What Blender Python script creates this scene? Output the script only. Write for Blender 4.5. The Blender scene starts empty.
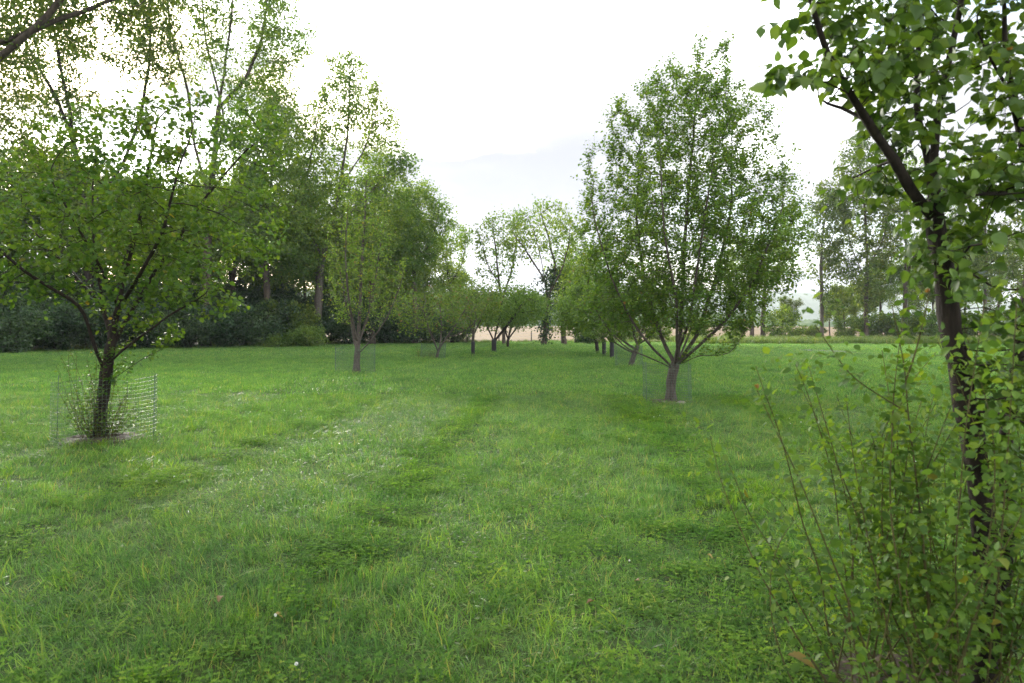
import bpy, math, random
import numpy as np
from mathutils import Vector, Matrix

# ------------------------------------------------------------------ camera, sky, sun, exposure
SC = bpy.context.scene
COL = SC.collection
CAM_H = 1.6            # eye height, metres
FPX = 683.0            # focal length in pixels (24 mm on a 36 mm sensor, 1024 px wide)
HY = 332.0             # image row of the horizon
cam_d = bpy.data.cameras.new('camera')
cam = bpy.data.objects.new('camera', cam_d)
COL.objects.link(cam)
cam.location = (0, 0, CAM_H)
cam.rotation_euler = (math.radians(90), 0, 0)
cam_d.sensor_width = 36.0
cam_d.lens = 36.0 * FPX / 1024.0
cam_d.shift_y = -(341.5 - HY) / 1024.0
cam_d.clip_start = 0.05
cam_d.clip_end = 12000
cam_d.dof.use_dof = True
cam_d.dof.focus_distance = 8.5
cam_d.dof.aperture_fstop = 3.2
SC.camera = cam

SUN_DIR = Vector(((130 - 512) / FPX, 1.0, (HY - 80) / FPX)).normalized()   # towards the sun, low behind the wood
SUN_EL = math.asin(SUN_DIR.z)
SUN_AZ = math.atan2(SUN_DIR.x, SUN_DIR.y)

world = bpy.data.worlds.new('World')
SC.world = world
world.use_nodes = True
nt = world.node_tree
nt.nodes.clear()
def N(tree, kind, **kw):
    n = tree.nodes.new(kind)
    for k, v in kw.items():
        setattr(n, k, v)
    return n
w_out = N(nt, 'ShaderNodeOutputWorld')
w_bg = N(nt, 'ShaderNodeBackground')
w_bg.inputs['Strength'].default_value = 0.10
sky = N(nt, 'ShaderNodeTexSky', sky_type='NISHITA')
sky.sun_disc = False
sky.sun_elevation = SUN_EL
sky.sun_rotation = SUN_AZ
sky.air_density = 1.0
sky.dust_density = 2.0
w_tc = N(nt, 'ShaderNodeTexCoord')
w_map = N(nt, 'ShaderNodeMapping')
w_map.inputs['Scale'].default_value = (1.0, 1.0, 2.6)
w_map.inputs['Location'].default_value = (0.42, 5.64, 2.52)
nt.links.new(w_tc.outputs['Generated'], w_map.inputs['Vector'])
w_n1 = N(nt, 'ShaderNodeTexNoise')
w_n1.inputs['Scale'].default_value = 2.1
w_n1.inputs['Detail'].default_value = 6
w_n1.inputs['Roughness'].default_value = 0.52
nt.links.new(w_map.outputs[0], w_n1.inputs['Vector'])
w_r1 = N(nt, 'ShaderNodeMapRange')
w_r1.inputs['From Min'].default_value = 0.34
w_r1.inputs['From Max'].default_value = 0.47
nt.links.new(w_n1.outputs['Fac'], w_r1.inputs['Value'])
w_n2 = N(nt, 'ShaderNodeTexNoise')
w_n2.inputs['Scale'].default_value = 2.2
w_n2.inputs['Detail'].default_value = 4
nt.links.new(w_map.outputs[0], w_n2.inputs['Vector'])
w_ramp = N(nt, 'ShaderNodeValToRGB')
w_ramp.color_ramp.elements[0].position = 0.33
w_ramp.color_ramp.elements[0].color = (0.080, 0.083, 0.092, 1)
w_ramp.color_ramp.elements[1].position = 0.66
w_ramp.color_ramp.elements[1].color = (1.0, 0.995, 0.985, 1)
w_ramp.color_ramp.interpolation = 'EASE'
_e = w_ramp.color_ramp.elements.new(0.50)
_e.color = (0.142, 0.144, 0.150, 1)
nt.links.new(w_n2.outputs['Fac'], w_ramp.inputs['Fac'])
w_scale = N(nt, 'ShaderNodeVectorMath', operation='SCALE')
w_scale.inputs['Scale'].default_value = 11.0
nt.links.new(w_ramp.outputs['Color'], w_scale.inputs[0])
w_mix = N(nt, 'ShaderNodeMix', data_type='RGBA')
nt.links.new(w_r1.outputs[0], w_mix.inputs['Factor'])
nt.links.new(sky.outputs['Color'], w_mix.inputs['A'])
nt.links.new(w_scale.outputs[0], w_mix.inputs['B'])
nt.links.new(w_mix.outputs['Result'], w_bg.inputs['Color'])
nt.links.new(w_bg.outputs[0], w_out.inputs['Surface'])

sun_d = bpy.data.lights.new('sun', 'SUN')
sun_d.energy = 1.5
sun_d.angle = math.radians(10)
sun_d.color = (1.0, 0.95, 0.86)
sun = bpy.data.objects.new('sun', sun_d)
COL.objects.link(sun)
sun.rotation_euler = (-SUN_DIR).to_track_quat('-Z', 'Y').to_euler()

SC.view_settings.view_transform = 'Standard'
SC.view_settings.look = 'None'
SC.view_settings.gamma = 1
SC.view_settings.use_curve_mapping = False
SC.view_settings.exposure = 2.85
SC.render.engine = 'CYCLES'
SC.cycles.max_bounces = 5
SC.cycles.diffuse_bounces = 3
SC.cycles.glossy_bounces = 1
SC.cycles.transmission_bounces = 4
SC.cycles.transparent_max_bounces = 6
SC.cycles.use_denoising = True
SC.cycles.denoising_prefilter = 'NONE'

# ------------------------------------------------------------------ helpers
def P(px, py, d):
    """world point that stands d metres in front of the viewpoint on the sight line of a photo pixel"""
    return np.array(((px - 512) / FPX * d, d, CAM_H - (py - HY) / FPX * d))

def gz(x, y):
    x = np.asarray(x, float); y = np.asarray(y, float)
    z = 0.022 * np.sin(0.55 * x + 0.9) * np.cos(0.41 * y + 0.3) + 0.018 * np.sin(1.3 * x + 0.7 * y) \
        + 0.03 * np.sin(0.13 * x - 0.21 * y + 1.0)
    far = np.clip(y - 96, 0, None)
    return z + 0.016 * far - 0.0000009 * far ** 2

def mesh_arrays(name, V, faces, attrs=None, smooth=False):
    """faces: list of int arrays (n, k); attrs: dict name -> per-vertex floats"""
    me = bpy.data.meshes.new(name)
    V = np.asarray(V, np.float32)
    me.vertices.add(len(V))
    me.vertices.foreach_set('co', V.ravel())
    faces = [np.asarray(f, np.int32) for f in faces if len(f)]
    loops = np.concatenate([f.ravel() for f in faces])
    tot = np.concatenate([np.full(len(f), f.shape[1], np.int32) for f in faces])
    start = np.concatenate(([0], np.cumsum(tot)[:-1])).astype(np.int32)
    me.loops.add(len(loops))
    me.loops.foreach_set('vertex_index', loops)
    me.polygons.add(len(tot))
    me.polygons.foreach_set('loop_start', start)
    if smooth:
        me.polygons.foreach_set('use_smooth', np.ones(len(tot), bool))
    me.update(calc_edges=True)
    for k, a in (attrs or {}).items():
        at = me.attributes.new(k, 'FLOAT', 'POINT')
        at.data.foreach_set('value', np.asarray(a, np.float32))
    return me

def link(name, me, material=None, parent=None, **props):
    o = bpy.data.objects.new(name, me)
    COL.objects.link(o)
    if material is not None and me is not None and not me.materials:
        me.materials.append(material)
    if parent is not None:
        o.parent = parent
    for k, v in props.items():
        o[k] = v
    return o

def thing(name, label, cat, loc=(0, 0, 0), group=None):
    o = bpy.data.objects.new(name, None)
    o.empty_display_size = 0.3
    COL.objects.link(o)
    o.location = loc
    o['label'] = label
    o['category'] = cat
    if group:
        o['group'] = group
    return o

def copy_tree(src, loc, rotz=0.0, scale=1.0, label=None, group=None, sz=None):
    r = src.copy(); COL.objects.link(r)
    r.location = loc; r.rotation_euler = (0, 0, rotz)
    r.scale = (scale, scale, sz if sz else scale)
    if label: r['label'] = label
    if group: r['group'] = group
    for ch in list(src.children):
        c = ch.copy(); COL.objects.link(c); c.parent = r
        for g in ch.children:
            d = g.copy(); COL.objects.link(d); d.parent = c
    return r

def unit(a):
    return a / np.maximum(np.linalg.norm(a, axis=-1, keepdims=True), 1e-9)

class Acc:
    """collects tubes and faces, then becomes one mesh"""
    def __init__(self):
        self.V, self.F, self.n, self.A = [], [], 0, []
    def add(self, V, faces, a=None):
        V = np.asarray(V, float)
        for f in faces:
            self.F.append(np.asarray(f, np.int64) + self.n)
        self.V.append(V)
        self.A.append(np.full(len(V), 0.5) if a is None else np.broadcast_to(np.asarray(a, float), (len(V),)))
        self.n += len(V)
    def tube(self, pts, rad, sides=6, rough=0.0, rng=None, a=None, cap=True):
        pts = np.asarray(pts, float)
        rad = np.broadcast_to(np.asarray(rad, float), (len(pts),))
        t = np.gradient(pts, axis=0)
        t = unit(t)
        ref = np.array([1.0, 0.13, 0.0]) if abs(t[0, 2]) > 0.6 else np.array([0.0, 0.1, 1.0])
        u = unit(ref - (t @ ref)[:, None] * t)
        v = np.cross(t, u)
        ang = np.linspace(0, 2 * np.pi, sides, endpoint=False)
        r = rad[:, None] * np.ones(sides)
        if rough and rng is not None:
            r = r * (1 + rough * rng.normal(size=r.shape))
        ring = pts[:, None, :] + r[..., None] * (np.cos(ang)[None, :, None] * u[:, None, :] + np.sin(ang)[None, :, None] * v[:, None, :])
        V = ring.reshape(-1, 3)
        i = np.arange(len(pts) - 1)[:, None] * sides
        j = np.arange(sides)[None, :]
        j2 = (j + 1) % sides
        q = np.stack(((i + j), (i + j2), (i + j2 + sides), (i + j + sides)), -1).reshape(-1, 4)
        faces = [q]
        if cap:
            V = np.vstack((V, pts[:1], pts[-1:]))
            k = len(V)
            jj = np.arange(sides)
            b = (len(pts) - 1) * sides
            faces.append(np.concatenate((np.stack((np.full(sides, k - 2), (jj + 1) % sides, jj), -1),
                                         np.stack((np.full(sides, k - 1), b + jj, b + (jj + 1) % sides), -1))))
        self.add(V, faces, a)
    def box(self, c, s):
        c = np.asarray(c, float); s = np.asarray(s, float) / 2
        sg = np.array([(x, y, z) for x in (-1, 1) for y in (-1, 1) for z in (-1, 1)], float)
        self.add(c + sg * s, [np.array([(0, 1, 3, 2), (4, 6, 7, 5), (0, 4, 5, 1), (2, 3, 7, 6), (0, 2, 6, 4), (1, 5, 7, 3)])])
    def mesh(self, name, smooth=True):
        V = np.concatenate(self.V)
        q = [f for f in self.F if f.shape[1] == 4]
        t = [f for f in self.F if f.shape[1] == 3]
        fs = []
        if q: fs.append(np.concatenate(q))
        if t: fs.append(np.concatenate(t))
        return mesh_arrays(name, V, fs, {'rnd': np.concatenate(self.A)}, smooth)

# leaf templates: (u along, v across, w out of plane)
LEAF2 = (np.array([(0, 0, 0), (0.5, 0.36, 0.06), (1, 0, -0.05), (0.5, -0.36, 0.06)]), np.array([(0, 1, 2), (0, 2, 3)]))
LEAF4 = (np.array([(0, 0, 0), (0.28, 0.33, 0.07), (0.66, 0.30, 0.04), (1, 0, -0.10), (0.66, -0.30, 0.04), (0.28, -0.33, 0.07), (0.5, 0, -0.01)]),
         np.array([(0, 6, 1), (1, 6, 2), (2, 6, 3), (3, 6, 4), (4, 6, 5), (5, 6, 0)]))
LEAF8 = (np.array([(0, 0, 0), (0.10, 0.22, .05), (0.30, 0.40, .09), (0.55, 0.41, .08), (0.78, 0.25, .03), (1.05, 0, -0.13),
                   (0.78, -0.25, .03), (0.55, -0.41, .08), (0.30, -0.40, .09), (0.10, -0.22, .05), (0.30, 0, 0.0), (0.68, 0, -0.03)]),
         np.array([(0, 10, 1), (1, 10, 2), (2, 10, 3), (3, 10, 11), (3, 11, 4), (4, 11, 5), (5, 11, 6), (6, 11, 7), (7, 11, 10), (7, 10, 8), (8, 10, 9), (9, 10, 0)]))

def leaf_mesh(name, pos, dr, nrm, size, tmpl, rng, rnd=None, smooth=False):
    T, F = tmpl
    dr = unit(dr)
    nrm = unit(nrm - (nrm * dr).sum(1, keepdims=True) * dr)
    side = np.cross(nrm, dr)
    size = np.asarray(size)[:, None, None]
    V = pos[:, None, :] + size * (T[None, :, 0, None] * dr[:, None, :] + T[None, :, 1, None] * side[:, None, :] + T[None, :, 2, None] * nrm[:, None, :])
    n, k = len(pos), len(T)
    f = (F[None] + (np.arange(n) * k)[:, None, None]).reshape(-1, 3)
    if rnd is None:
        rnd = rng.random(n)
    return mesh_arrays(name, V.reshape(-1, 3), [f], {'rnd': np.repeat(rnd, k)}, smooth)

# ------------------------------------------------------------------ materials
def new_mat(name):
    m = bpy.data.materials.new(name)
    m.use_nodes = True
    m.node_tree.nodes.clear()
    return m, m.node_tree

def ramp(t, fac, cols):
    r = N(t, 'ShaderNodeValToRGB')
    el = r.color_ramp.elements
    while len(el) < len(cols):
        el.new(0.5)
    for e, (p, c) in zip(el, cols):
        e.position = p
        e.color = (*c, 1)
    t.links.new(fac, r.inputs['Fac'])
    return r.outputs['Color']

def mixc(t, fac, a, b, blend='MIX'):
    m = N(t, 'ShaderNodeMix', data_type='RGBA', blend_type=blend)
    for s, v in (('Factor', fac), ('A', a), ('B', b)):
        if isinstance(v, (int, float)):
            m.inputs[s].default_value = v
        elif isinstance(v, tuple):
            m.inputs[s].default_value = (*v, 1)
        else:
            t.links.new(v, m.inputs[s])
    return m.outputs['Result']

def noise(t, scale, detail=3, rough=0.5, coord='pos', vec=None):
    n = N(t, 'ShaderNodeTexNoise')
    n.inputs['Scale'].default_value = scale
    n.inputs['Detail'].default_value = detail
    n.inputs['Roughness'].default_value = rough
    if vec is not None:
        t.links.new(vec, n.inputs['Vector'])
    elif coord == 'pos':
        g = N(t, 'ShaderNodeNewGeometry')
        t.links.new(g.outputs['Position'], n.inputs['Vector'])
    else:
        g = N(t, 'ShaderNodeTexCoord')
        t.links.new(g.outputs['Object'], n.inputs['Vector'])
    return n.outputs['Fac']

def rescale(t, v, a, b):
    r = N(t, 'ShaderNodeMapRange')
    r.inputs['From Min'].default_value = a
    r.inputs['From Max'].default_value = b
    t.links.new(v, r.inputs['Value'])
    return r.outputs[0]

def leaf_material(name, cols, trans=0.42, tcol=(1.5, 1.45, 0.55), rough=0.5, spec=0.25, src='attr', patch=0.6, patch_cols=None):
    m, t = new_mat(name)
    out = N(t, 'ShaderNodeOutputMaterial')
    if src == 'attr':
        a = N(t, 'ShaderNodeAttribute', attribute_name='rnd')
        fac = a.outputs['Fac']
    else:
        a = N(t, 'ShaderNodeObjectInfo')
        fac = a.outputs['Random']
    col = ramp(t, fac, cols)
    if patch_cols:
        pn = rescale(t, noise(t, patch, 2), 0.38, 0.62)
        col = mixc(t, pn, mixc(t, 1.0, col, patch_cols[0], 'MULTIPLY'), mixc(t, 1.0, col, patch_cols[1], 'MULTIPLY'))
    b = N(t, 'ShaderNodeBsdfPrincipled')
    b.inputs['Roughness'].default_value = rough
    b.inputs['Specular IOR Level'].default_value = spec
    t.links.new(col, b.inputs['Base Color'])
    tr = N(t, 'ShaderNodeBsdfTranslucent')
    t.links.new(mixc(t, 1.0, col, tcol, 'MULTIPLY'), tr.inputs['Color'])
    mx = N(t, 'ShaderNodeMixShader')
    mx.inputs[0].default_value = trans
    t.links.new(b.outputs[0], mx.inputs[1])
    t.links.new(tr.outputs[0], mx.inputs[2])
    t.links.new(mx.outputs[0], out.inputs['Surface'])
    return m

def bark_material(name, c0, c1, scale=14.0, lichen=None):
    m, t = new_mat(name)
    out = N(t, 'ShaderNodeOutputMaterial')
    tc = N(t, 'ShaderNodeTexCoord')
    mp = N(t, 'ShaderNodeMapping')
    mp.inputs['Scale'].default_value = (1, 1, 0.25)
    t.links.new(tc.outputs['Object'], mp.inputs['Vector'])
    n = noise(t, scale, 6, 0.65, vec=mp.outputs[0])
    col = ramp(t, n, [(0.32, c0), (0.68, c1)])
    if lichen:
        ln = rescale(t, noise(t, scale * 0.35, 4, 0.6, 'obj'), 0.55, 0.68)
        col = mixc(t, ln, col, lichen)
    b = N(t, 'ShaderNodeBsdfPrincipled')
    b.inputs['Roughness'].default_value = 0.85
    b.inputs['Specular IOR Level'].default_value = 0.2
    t.links.new(col, b.inputs['Base Color'])
    bp = N(t, 'ShaderNodeBump')
    bp.inputs['Strength'].default_value = 0.7
    bp.inputs['Distance'].default_value = 0.02
    t.links.new(n, bp.inputs['Height'])
    t.links.new(bp.outputs[0], b.inputs['Normal'])
    t.links.new(b.outputs[0], out.inputs['Surface'])
    return m

def plain_material(name, cols, scale=8.0, rough=0.8, metal=0.0, bump=0.0, coord='obj'):
    m, t = new_mat(name)
    out = N(t, 'ShaderNodeOutputMaterial')
    n = noise(t, scale, 5, 0.6, coord)
    b = N(t, 'ShaderNodeBsdfPrincipled')
    b.inputs['Roughness'].default_value = rough
    b.inputs['Metallic'].default_value = metal
    b.inputs['Specular IOR Level'].default_value = 0.3
    t.links.new(ramp(t, n, cols), b.inputs['Base Color'])
    if bump:
        bp = N(t, 'ShaderNodeBump')
        bp.inputs['Strength'].default_value = bump
        t.links.new(n, bp.inputs['Height'])
        t.links.new(bp.outputs[0], b.inputs['Normal'])
    t.links.new(b.outputs[0], out.inputs['Surface'])
    return m

M = {}
M['bark_dark'] = bark_material('bark dark', (0.008, 0.006, 0.005), (0.036, 0.027, 0.020), 26)
M['bark_grey'] = bark_material('bark grey', (0.035, 0.028, 0.024), (0.105, 0.086, 0.072), 18, (0.09, 0.10, 0.07))
M['bark_wood'] = bark_material('bark woodland', (0.032, 0.025, 0.020), (0.10, 0.078, 0.06), 5)
M['bark_black'] = bark_material('bark near black', (0.012, 0.010, 0.009), (0.04, 0.032, 0.027), 20)  # near-black bark, default for the small row trees
M['cane'] = bark_material('young cane', (0.04, 0.042, 0.014), (0.10, 0.085, 0.03), 30)
G = lambda r, g, b: (r, g, b)
def greens(k=1.0, y=0.0, extra=()):
    """base leaf greens; y shifts to yellow"""
    k = k * 1.15
    c = [(0.0, (0.036 * k + 0.012 * y, 0.080 * k, 0.018 * k)), (0.35, (0.052 * k + 0.02 * y, 0.108 * k, 0.022 * k)),
         (0.7, (0.066 * k + 0.03 * y, 0.130 * k, 0.024 * k)), (0.93, (0.088 * k + 0.045 * y, 0.150 * k, 0.026 * k))]
    return c + list(extra)
M['leaf_pear'] = leaf_material('pear leaves', greens(1.3, 0.4, [(0.994, (0.10, 0.15, 0.03)), (1.0, (0.20, 0.10, 0.03))]), 0.47, patch=0.9,
                               patch_cols=((0.85, 0.92, 0.95), (1.15, 1.08, 0.95)))
M['leaf_left'] = leaf_material('apricot leaves', greens(0.86, 0.2, [(0.995, (0.10, 0.16, 0.03)), (1.0, (0.2, 0.15, 0.03))]), 0.46, rough=0.5, spec=0.14, patch=1.1,
                               patch_cols=((0.85, 0.95, 1.0), (1.15, 1.08, 0.9)))
M['leaf_olive'] = leaf_material('yellowish fruit tree leaves', greens(1.4, 0.7, [(0.99, (0.2, 0.2, 0.04)), (1.0, (0.2, 0.14, 0.04))]), 0.48, spec=0.2, rough=0.55)
M['leaf_dull'] = leaf_material('dull reddish apple leaves', greens(1.1, 0.6, [(0.97, (0.14, 0.11, 0.05)), (1.0, (0.17, 0.10, 0.06))]), 0.42, spec=0.2, rough=0.55)
M['leaf_apple'] = leaf_material('apple leaves', greens(1.1, 0.3), 0.42, spec=0.2, rough=0.55)
M['leaf_fg'] = leaf_material('near tree leaves', greens(1.0, 0.3, [(1.0, (0.10, 0.17, 0.03))]), 0.45, rough=0.42, spec=0.32)
M['leaf_fg_obj'] = leaf_material('near tree single leaf', greens(1.0, 0.3, [(1.0, (0.10, 0.17, 0.03))]), 0.45, rough=0.42, spec=0.32, src='obj')
M['leaf_shoot'] = leaf_material('young shoot leaves', greens(1.08, 0.3, [(0.996, (0.12, 0.18, 0.03)), (1.0, (0.2, 0.15, 0.03))]), 0.5, spec=0.12)
M['leaf_shoot_obj'] = leaf_material('young shoot single leaf', greens(1.05, 0.3, [(0.995, (0.12, 0.18, 0.03)), (1.0, (0.2, 0.16, 0.03))]), 0.5, spec=0.12, src='obj')
M['leaf_tip'] = leaf_material('orange shoot tip', [(0, (0.22, 0.09, 0.03)), (1, (0.2, 0.14, 0.04))], 0.4, src='obj')
WP = ((0.78, 0.88, 0.95), (1.2, 1.1, 0.9))
M['leaf_wood'] = leaf_material('woodland leaves', greens(1.25, 0.5), 0.5, patch=0.16, patch_cols=WP)
M['leaf_wood_b'] = leaf_material('woodland leaves pale', greens(1.3, 0.65), 0.5, patch=0.18, patch_cols=WP)
M['leaf_wood_c'] = leaf_material('woodland leaves olive', greens(0.88, 0.6), 0.45, patch=0.2, patch_cols=WP)
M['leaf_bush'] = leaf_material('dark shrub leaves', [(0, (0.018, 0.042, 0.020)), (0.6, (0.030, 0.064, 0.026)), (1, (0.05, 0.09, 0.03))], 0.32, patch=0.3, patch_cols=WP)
M['leaf_bush_b'] = leaf_material('pale shrub leaves', greens(1.1, 0.45), 0.4, patch=0.4, patch_cols=WP)
M['ivy'] = leaf_material('ivy', [(0, (0.012, 0.03, 0.012)), (1, (0.03, 0.06, 0.02))], 0.2)

# ------------------------------------------------------------------ ground
def ground_material():
    m, t = new_mat('lawn ground')
    out = N(t, 'ShaderNodeOutputMaterial')
    fine = noise(t, 9.0, 6, 0.7)
    mid = noise(t, 0.45, 4, 0.6)
    col = ramp(t, fine, [(0.3, (0.016, 0.024, 0.008)), (0.5, (0.030, 0.050, 0.013)), (0.7, (0.055, 0.080, 0.022))])
    col = mixc(t, rescale(t, mid, 0.35, 0.65), mixc(t, 1.0, col, (0.8, 0.9, 0.9), 'MULTIPLY'), mixc(t, 1.0, col, (1.15, 1.1, 0.95), 'MULTIPLY'))
    thatch = rescale(t, noise(t, 16.0, 5, 0.7), 0.6, 0.72)
    col = mixc(t, thatch, col, (0.075, 0.055, 0.03))
    b = N(t, 'ShaderNodeBsdfPrincipled')
    b.inputs['Roughness'].default_value = 0.95
    b.inputs['Specular IOR Level'].default_value = 0.1
    t.links.new(col, b.inputs['Base Color'])
    bp = N(t, 'ShaderNodeBump')
    bp.inputs['Strength'].default_value = 0.6
    bp.inputs['Distance'].default_value = 0.04
    t.links.new(fine, bp.inputs['Height'])
    t.links.new(bp.outputs[0], b.inputs['Normal'])
    t.links.new(b.outputs[0], out.inputs['Surface'])
    return m

def grid_sheet(name, xs, ys, zf, mat, kind='structure', smooth=True):
    X, Y = np.meshgrid(xs, ys)
    V = np.stack((X, Y, zf(X, Y)), -1).reshape(-1, 3)
    nx, ny = len(xs), len(ys)
    i = np.arange(ny - 1)[:, None] * nx
    j = np.arange(nx - 1)[None]
    q = np.stack((i + j, i + j + 1, i + j + 1 + nx, i + j + nx), -1).reshape(-1, 4)
    return link(name, mesh_arrays(name, V, [q], None, smooth), mat, kind=kind)

xs = np.unique(np.concatenate((np.linspace(-60, 60, 200), np.linspace(-3000, -60, 40), np.linspace(60, 3000, 40))))
ys = np.unique(np.concatenate((np.linspace(-40, 100, 220), np.linspace(100, 600, 60), np.linspace(600, 4500, 30), np.linspace(-1500, -40, 12))))
def ground_all(x, y):
    z = gz(x, np.minimum(y, 520))
    return z
grid_sheet('ground', xs, ys, ground_all, ground_material())

# far hay field, woodland litter, gravel patch
M['hay'] = plain_material('dry hay field', [(0.3, (0.095, 0.062, 0.024)), (0.7, (0.15, 0.10, 0.042))], 0.35, 0.9, coord='pos')
grid_sheet('field', np.linspace(-60, 170, 60), np.linspace(101, 480, 80), lambda x, y: gz(x, y) + 0.06, M['hay'])
M['litter'] = plain_material('woodland litter', [(0.3, (0.022, 0.020, 0.012)), (0.7, (0.065, 0.055, 0.03))], 2.0, 0.95, coord='pos', bump=0.5)
EDGE = np.array([(-95, 44), (-60, 49), (-42, 53), (-33, 68), (-25, 86), (-9, 97), (-8, 140)], float)
def edge_y(x):
    return np.interp(x, EDGE[:, 0], EDGE[:, 1])
gx = np.linspace(-95, -9, 60)
Vl, q = [], []
for i, x in enumerate(gx):
    y0 = edge_y(x) - 1.0 + 0.5 * math.sin(x * 1.7)
    for k in range(6):
        y = y0 + k * 12
        Vl.append((x, y, float(gz(x, y)) + 0.025))
for i in range(len(gx) - 1):
    for k in range(5):
        a = i * 6 + k
        q.append((a, a + 6, a + 7, a + 1))
link('woodland_floor', mesh_arrays('woodland_floor', np.array(Vl), [np.array(q)], None, True), M['litter'], kind='structure')

def blob_sheet(name, c, rx, ry, mat, seed, dz=0.006, dome=0.0, wob=0.30, **props):
    rg = np.random.default_rng(seed)
    n, rings = 40, 7
    a = np.linspace(0, 2 * np.pi, n, endpoint=False)
    w = 1 + wob * sum(rg.normal() * np.sin((k + 2) * a + rg.random() * 6.28) / (1 + 0.4 * k) for k in range(6)) * 0.6
    V = [(0, 0, dome)]
    for r in range(1, rings + 1):
        f = r / rings
        for i in range(n):
            V.append((math.cos(a[i]) * rx * w[i] * f, math.sin(a[i]) * ry * w[i] * f, dome * (1 - f * f) + (0.012 * rg.normal() * (f < 1) if dome else 0)))
    V = np.array(V)
    V[:, 2] += gz(V[:, 0] + c[0], V[:, 1] + c[1]) + dz
    V[1 + (rings - 1) * n:, 2] -= dz * 0.6
    f3 = np.array([(0, 1 + i, 1 + (i + 1) % n) for i in range(n)])
    f4 = np.array([(1 + (r - 1) * n + i, 1 + r * n + i, 1 + r * n + (i + 1) % n, 1 + (r - 1) * n + (i + 1) % n) for r in range(1, rings) for i in range(n)])
    o = link(name, mesh_arrays(name, V, [f4, f3], None, True), mat, **props)
    o.location = (c[0], c[1], 0)
    return o
M['mulch'] = plain_material('bare soil and mulch', [(0.3, (0.022, 0.016, 0.011)), (0.55, (0.05, 0.036, 0.025)), (0.75, (0.11, 0.085, 0.06))], 18, 0.95, bump=1.0)
M['gravel'] = plain_material('grey gravel', [(0.3, (0.05, 0.048, 0.05)), (0.7, (0.11, 0.105, 0.105))], 6, 0.9, bump=0.6)

# ------------------------------------------------------------------ tree growing
def wavenoise(p, rng_seed, freq):
    rg = np.random.default_rng(rng_seed)
    s = np.zeros(len(p))
    for _ in range(7):
        k = rg.normal(size=3) * freq
        s += np.sin(p @ k + rg.random() * 6.28)
    return s / 7 ** 0.5

def sample_blobs(blobs, n, seed, gap=0.0, gapfreq=1.2, shell=0.35):
    """blobs: (center, (rx, ry, rz), weight)"""
    rg = np.random.default_rng(seed)
    wt = np.array([b[2] for b in blobs], float)
    wt /= wt.sum()
    out = []
    for b, w in zip(blobs, wt):
        k = int(n * w * 1.6) + 4
        d = unit(rg.normal(size=(k, 3)))
        r = rg.random(k) ** (1 / 3)
        r = shell * (r ** 0.4) + (1 - shell) * r
        p = np.asarray(b[0], float) + d * r[:, None] * np.asarray(b[1], float)
        if gap:
            keep = wavenoise(p, seed + 5, gapfreq) > -1.2 + gap
            p = p[keep]
        out.append(p[:int(n * w) + 1])
    return np.concatenate(out)

def resample(pts, step):
    pts = np.asarray(pts, float)
    seg = np.linalg.norm(np.diff(pts, axis=0), axis=1)
    s = np.concatenate(([0], np.cumsum(seg)))
    n = max(2, int(round(s[-1] / step)) + 1)
    # smooth (Catmull-Rom like) interpolation through the points
    u = np.linspace(0, s[-1], n)
    lin = np.stack([np.interp(u, s, pts[:, k]) for k in range(3)], -1)
    for _ in range(2):
        lin[1:-1] = 0.25 * lin[:-2] + 0.5 * lin[1:-1] + 0.25 * lin[2:]
    return lin

def grow(skel, att, D, kill, seed, trop=(0, 0, 0.12), jit=0.18, iters=90, reach=1e9):
    """skel: list of (polyline, parent_polyline_index or None). Returns pos, parent arrays, n skeleton nodes"""
    rg = np.random.default_rng(seed)
    pos, par, ends = [], [], []
    for pl, pi in skel:
        pts = resample(pl, D)
        first = None
        if pi is not None:
            a, b = ends[pi]
            seg = np.array(pos[a:b])
            first = a + int(np.argmin(((seg - pts[0]) ** 2).sum(1)))
            pts = pts[1:] if np.linalg.norm(seg[first - a] - pts[0]) < D * 1.5 else pts
        a = len(pos)
        for i, p in enumerate(pts):
            par.append((first if first is not None else -1) if i == 0 else len(pos) - 1)
            pos.append(p + (rg.normal(size=3) * D * 0.06 if i else 0))
        ends.append((a, len(pos)))
    nsk = len(pos)
    pos = np.array(pos)
    par = list(par)
    trop = np.asarray(trop, float)
    d2 = ((att[:, None, :] - pos[None]) ** 2).sum(2)
    near = d2.argmin(1)
    nd = d2.min(1)
    alive = nd > (kill * kill)
    seen = set()
    for it in range(iters):
        act = np.where(alive & (nd < reach * reach))[0]
        if not len(act):
            break
        u = unit(att[act] - pos[near[act]])
        acc = np.zeros((len(pos), 3))
        np.add.at(acc, near[act], u)
        src = np.unique(near[act])
        dirs = unit(unit(acc[src]) + trop + rg.normal(size=(len(src), 3)) * jit)
        newp = pos[src] + dirs * D
        ok = []
        for i, s in enumerate(src):
            key = (int(s), tuple(np.round(newp[i] / (D * 0.3)).astype(int)))
            if key in seen:
                continue
            seen.add(key)
            ok.append(i)
        if not ok:
            break
        src = src[ok]; newp = newp[ok]
        base = len(pos)
        pos = np.vstack((pos, newp))
        par.extend(int(s) for s in src)
        idx = np.where(alive)[0]
        dd = ((att[idx][:, None, :] - newp[None]) ** 2).sum(2)
        mn = dd.argmin(1); mv = dd.min(1)
        better = mv < nd[idx]
        nd[idx[better]] = mv[better]
        near[idx[better]] = base + mn[better]
        alive[idx[nd[idx] < kill * kill]] = False
    return pos, np.array(par), nsk

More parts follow.
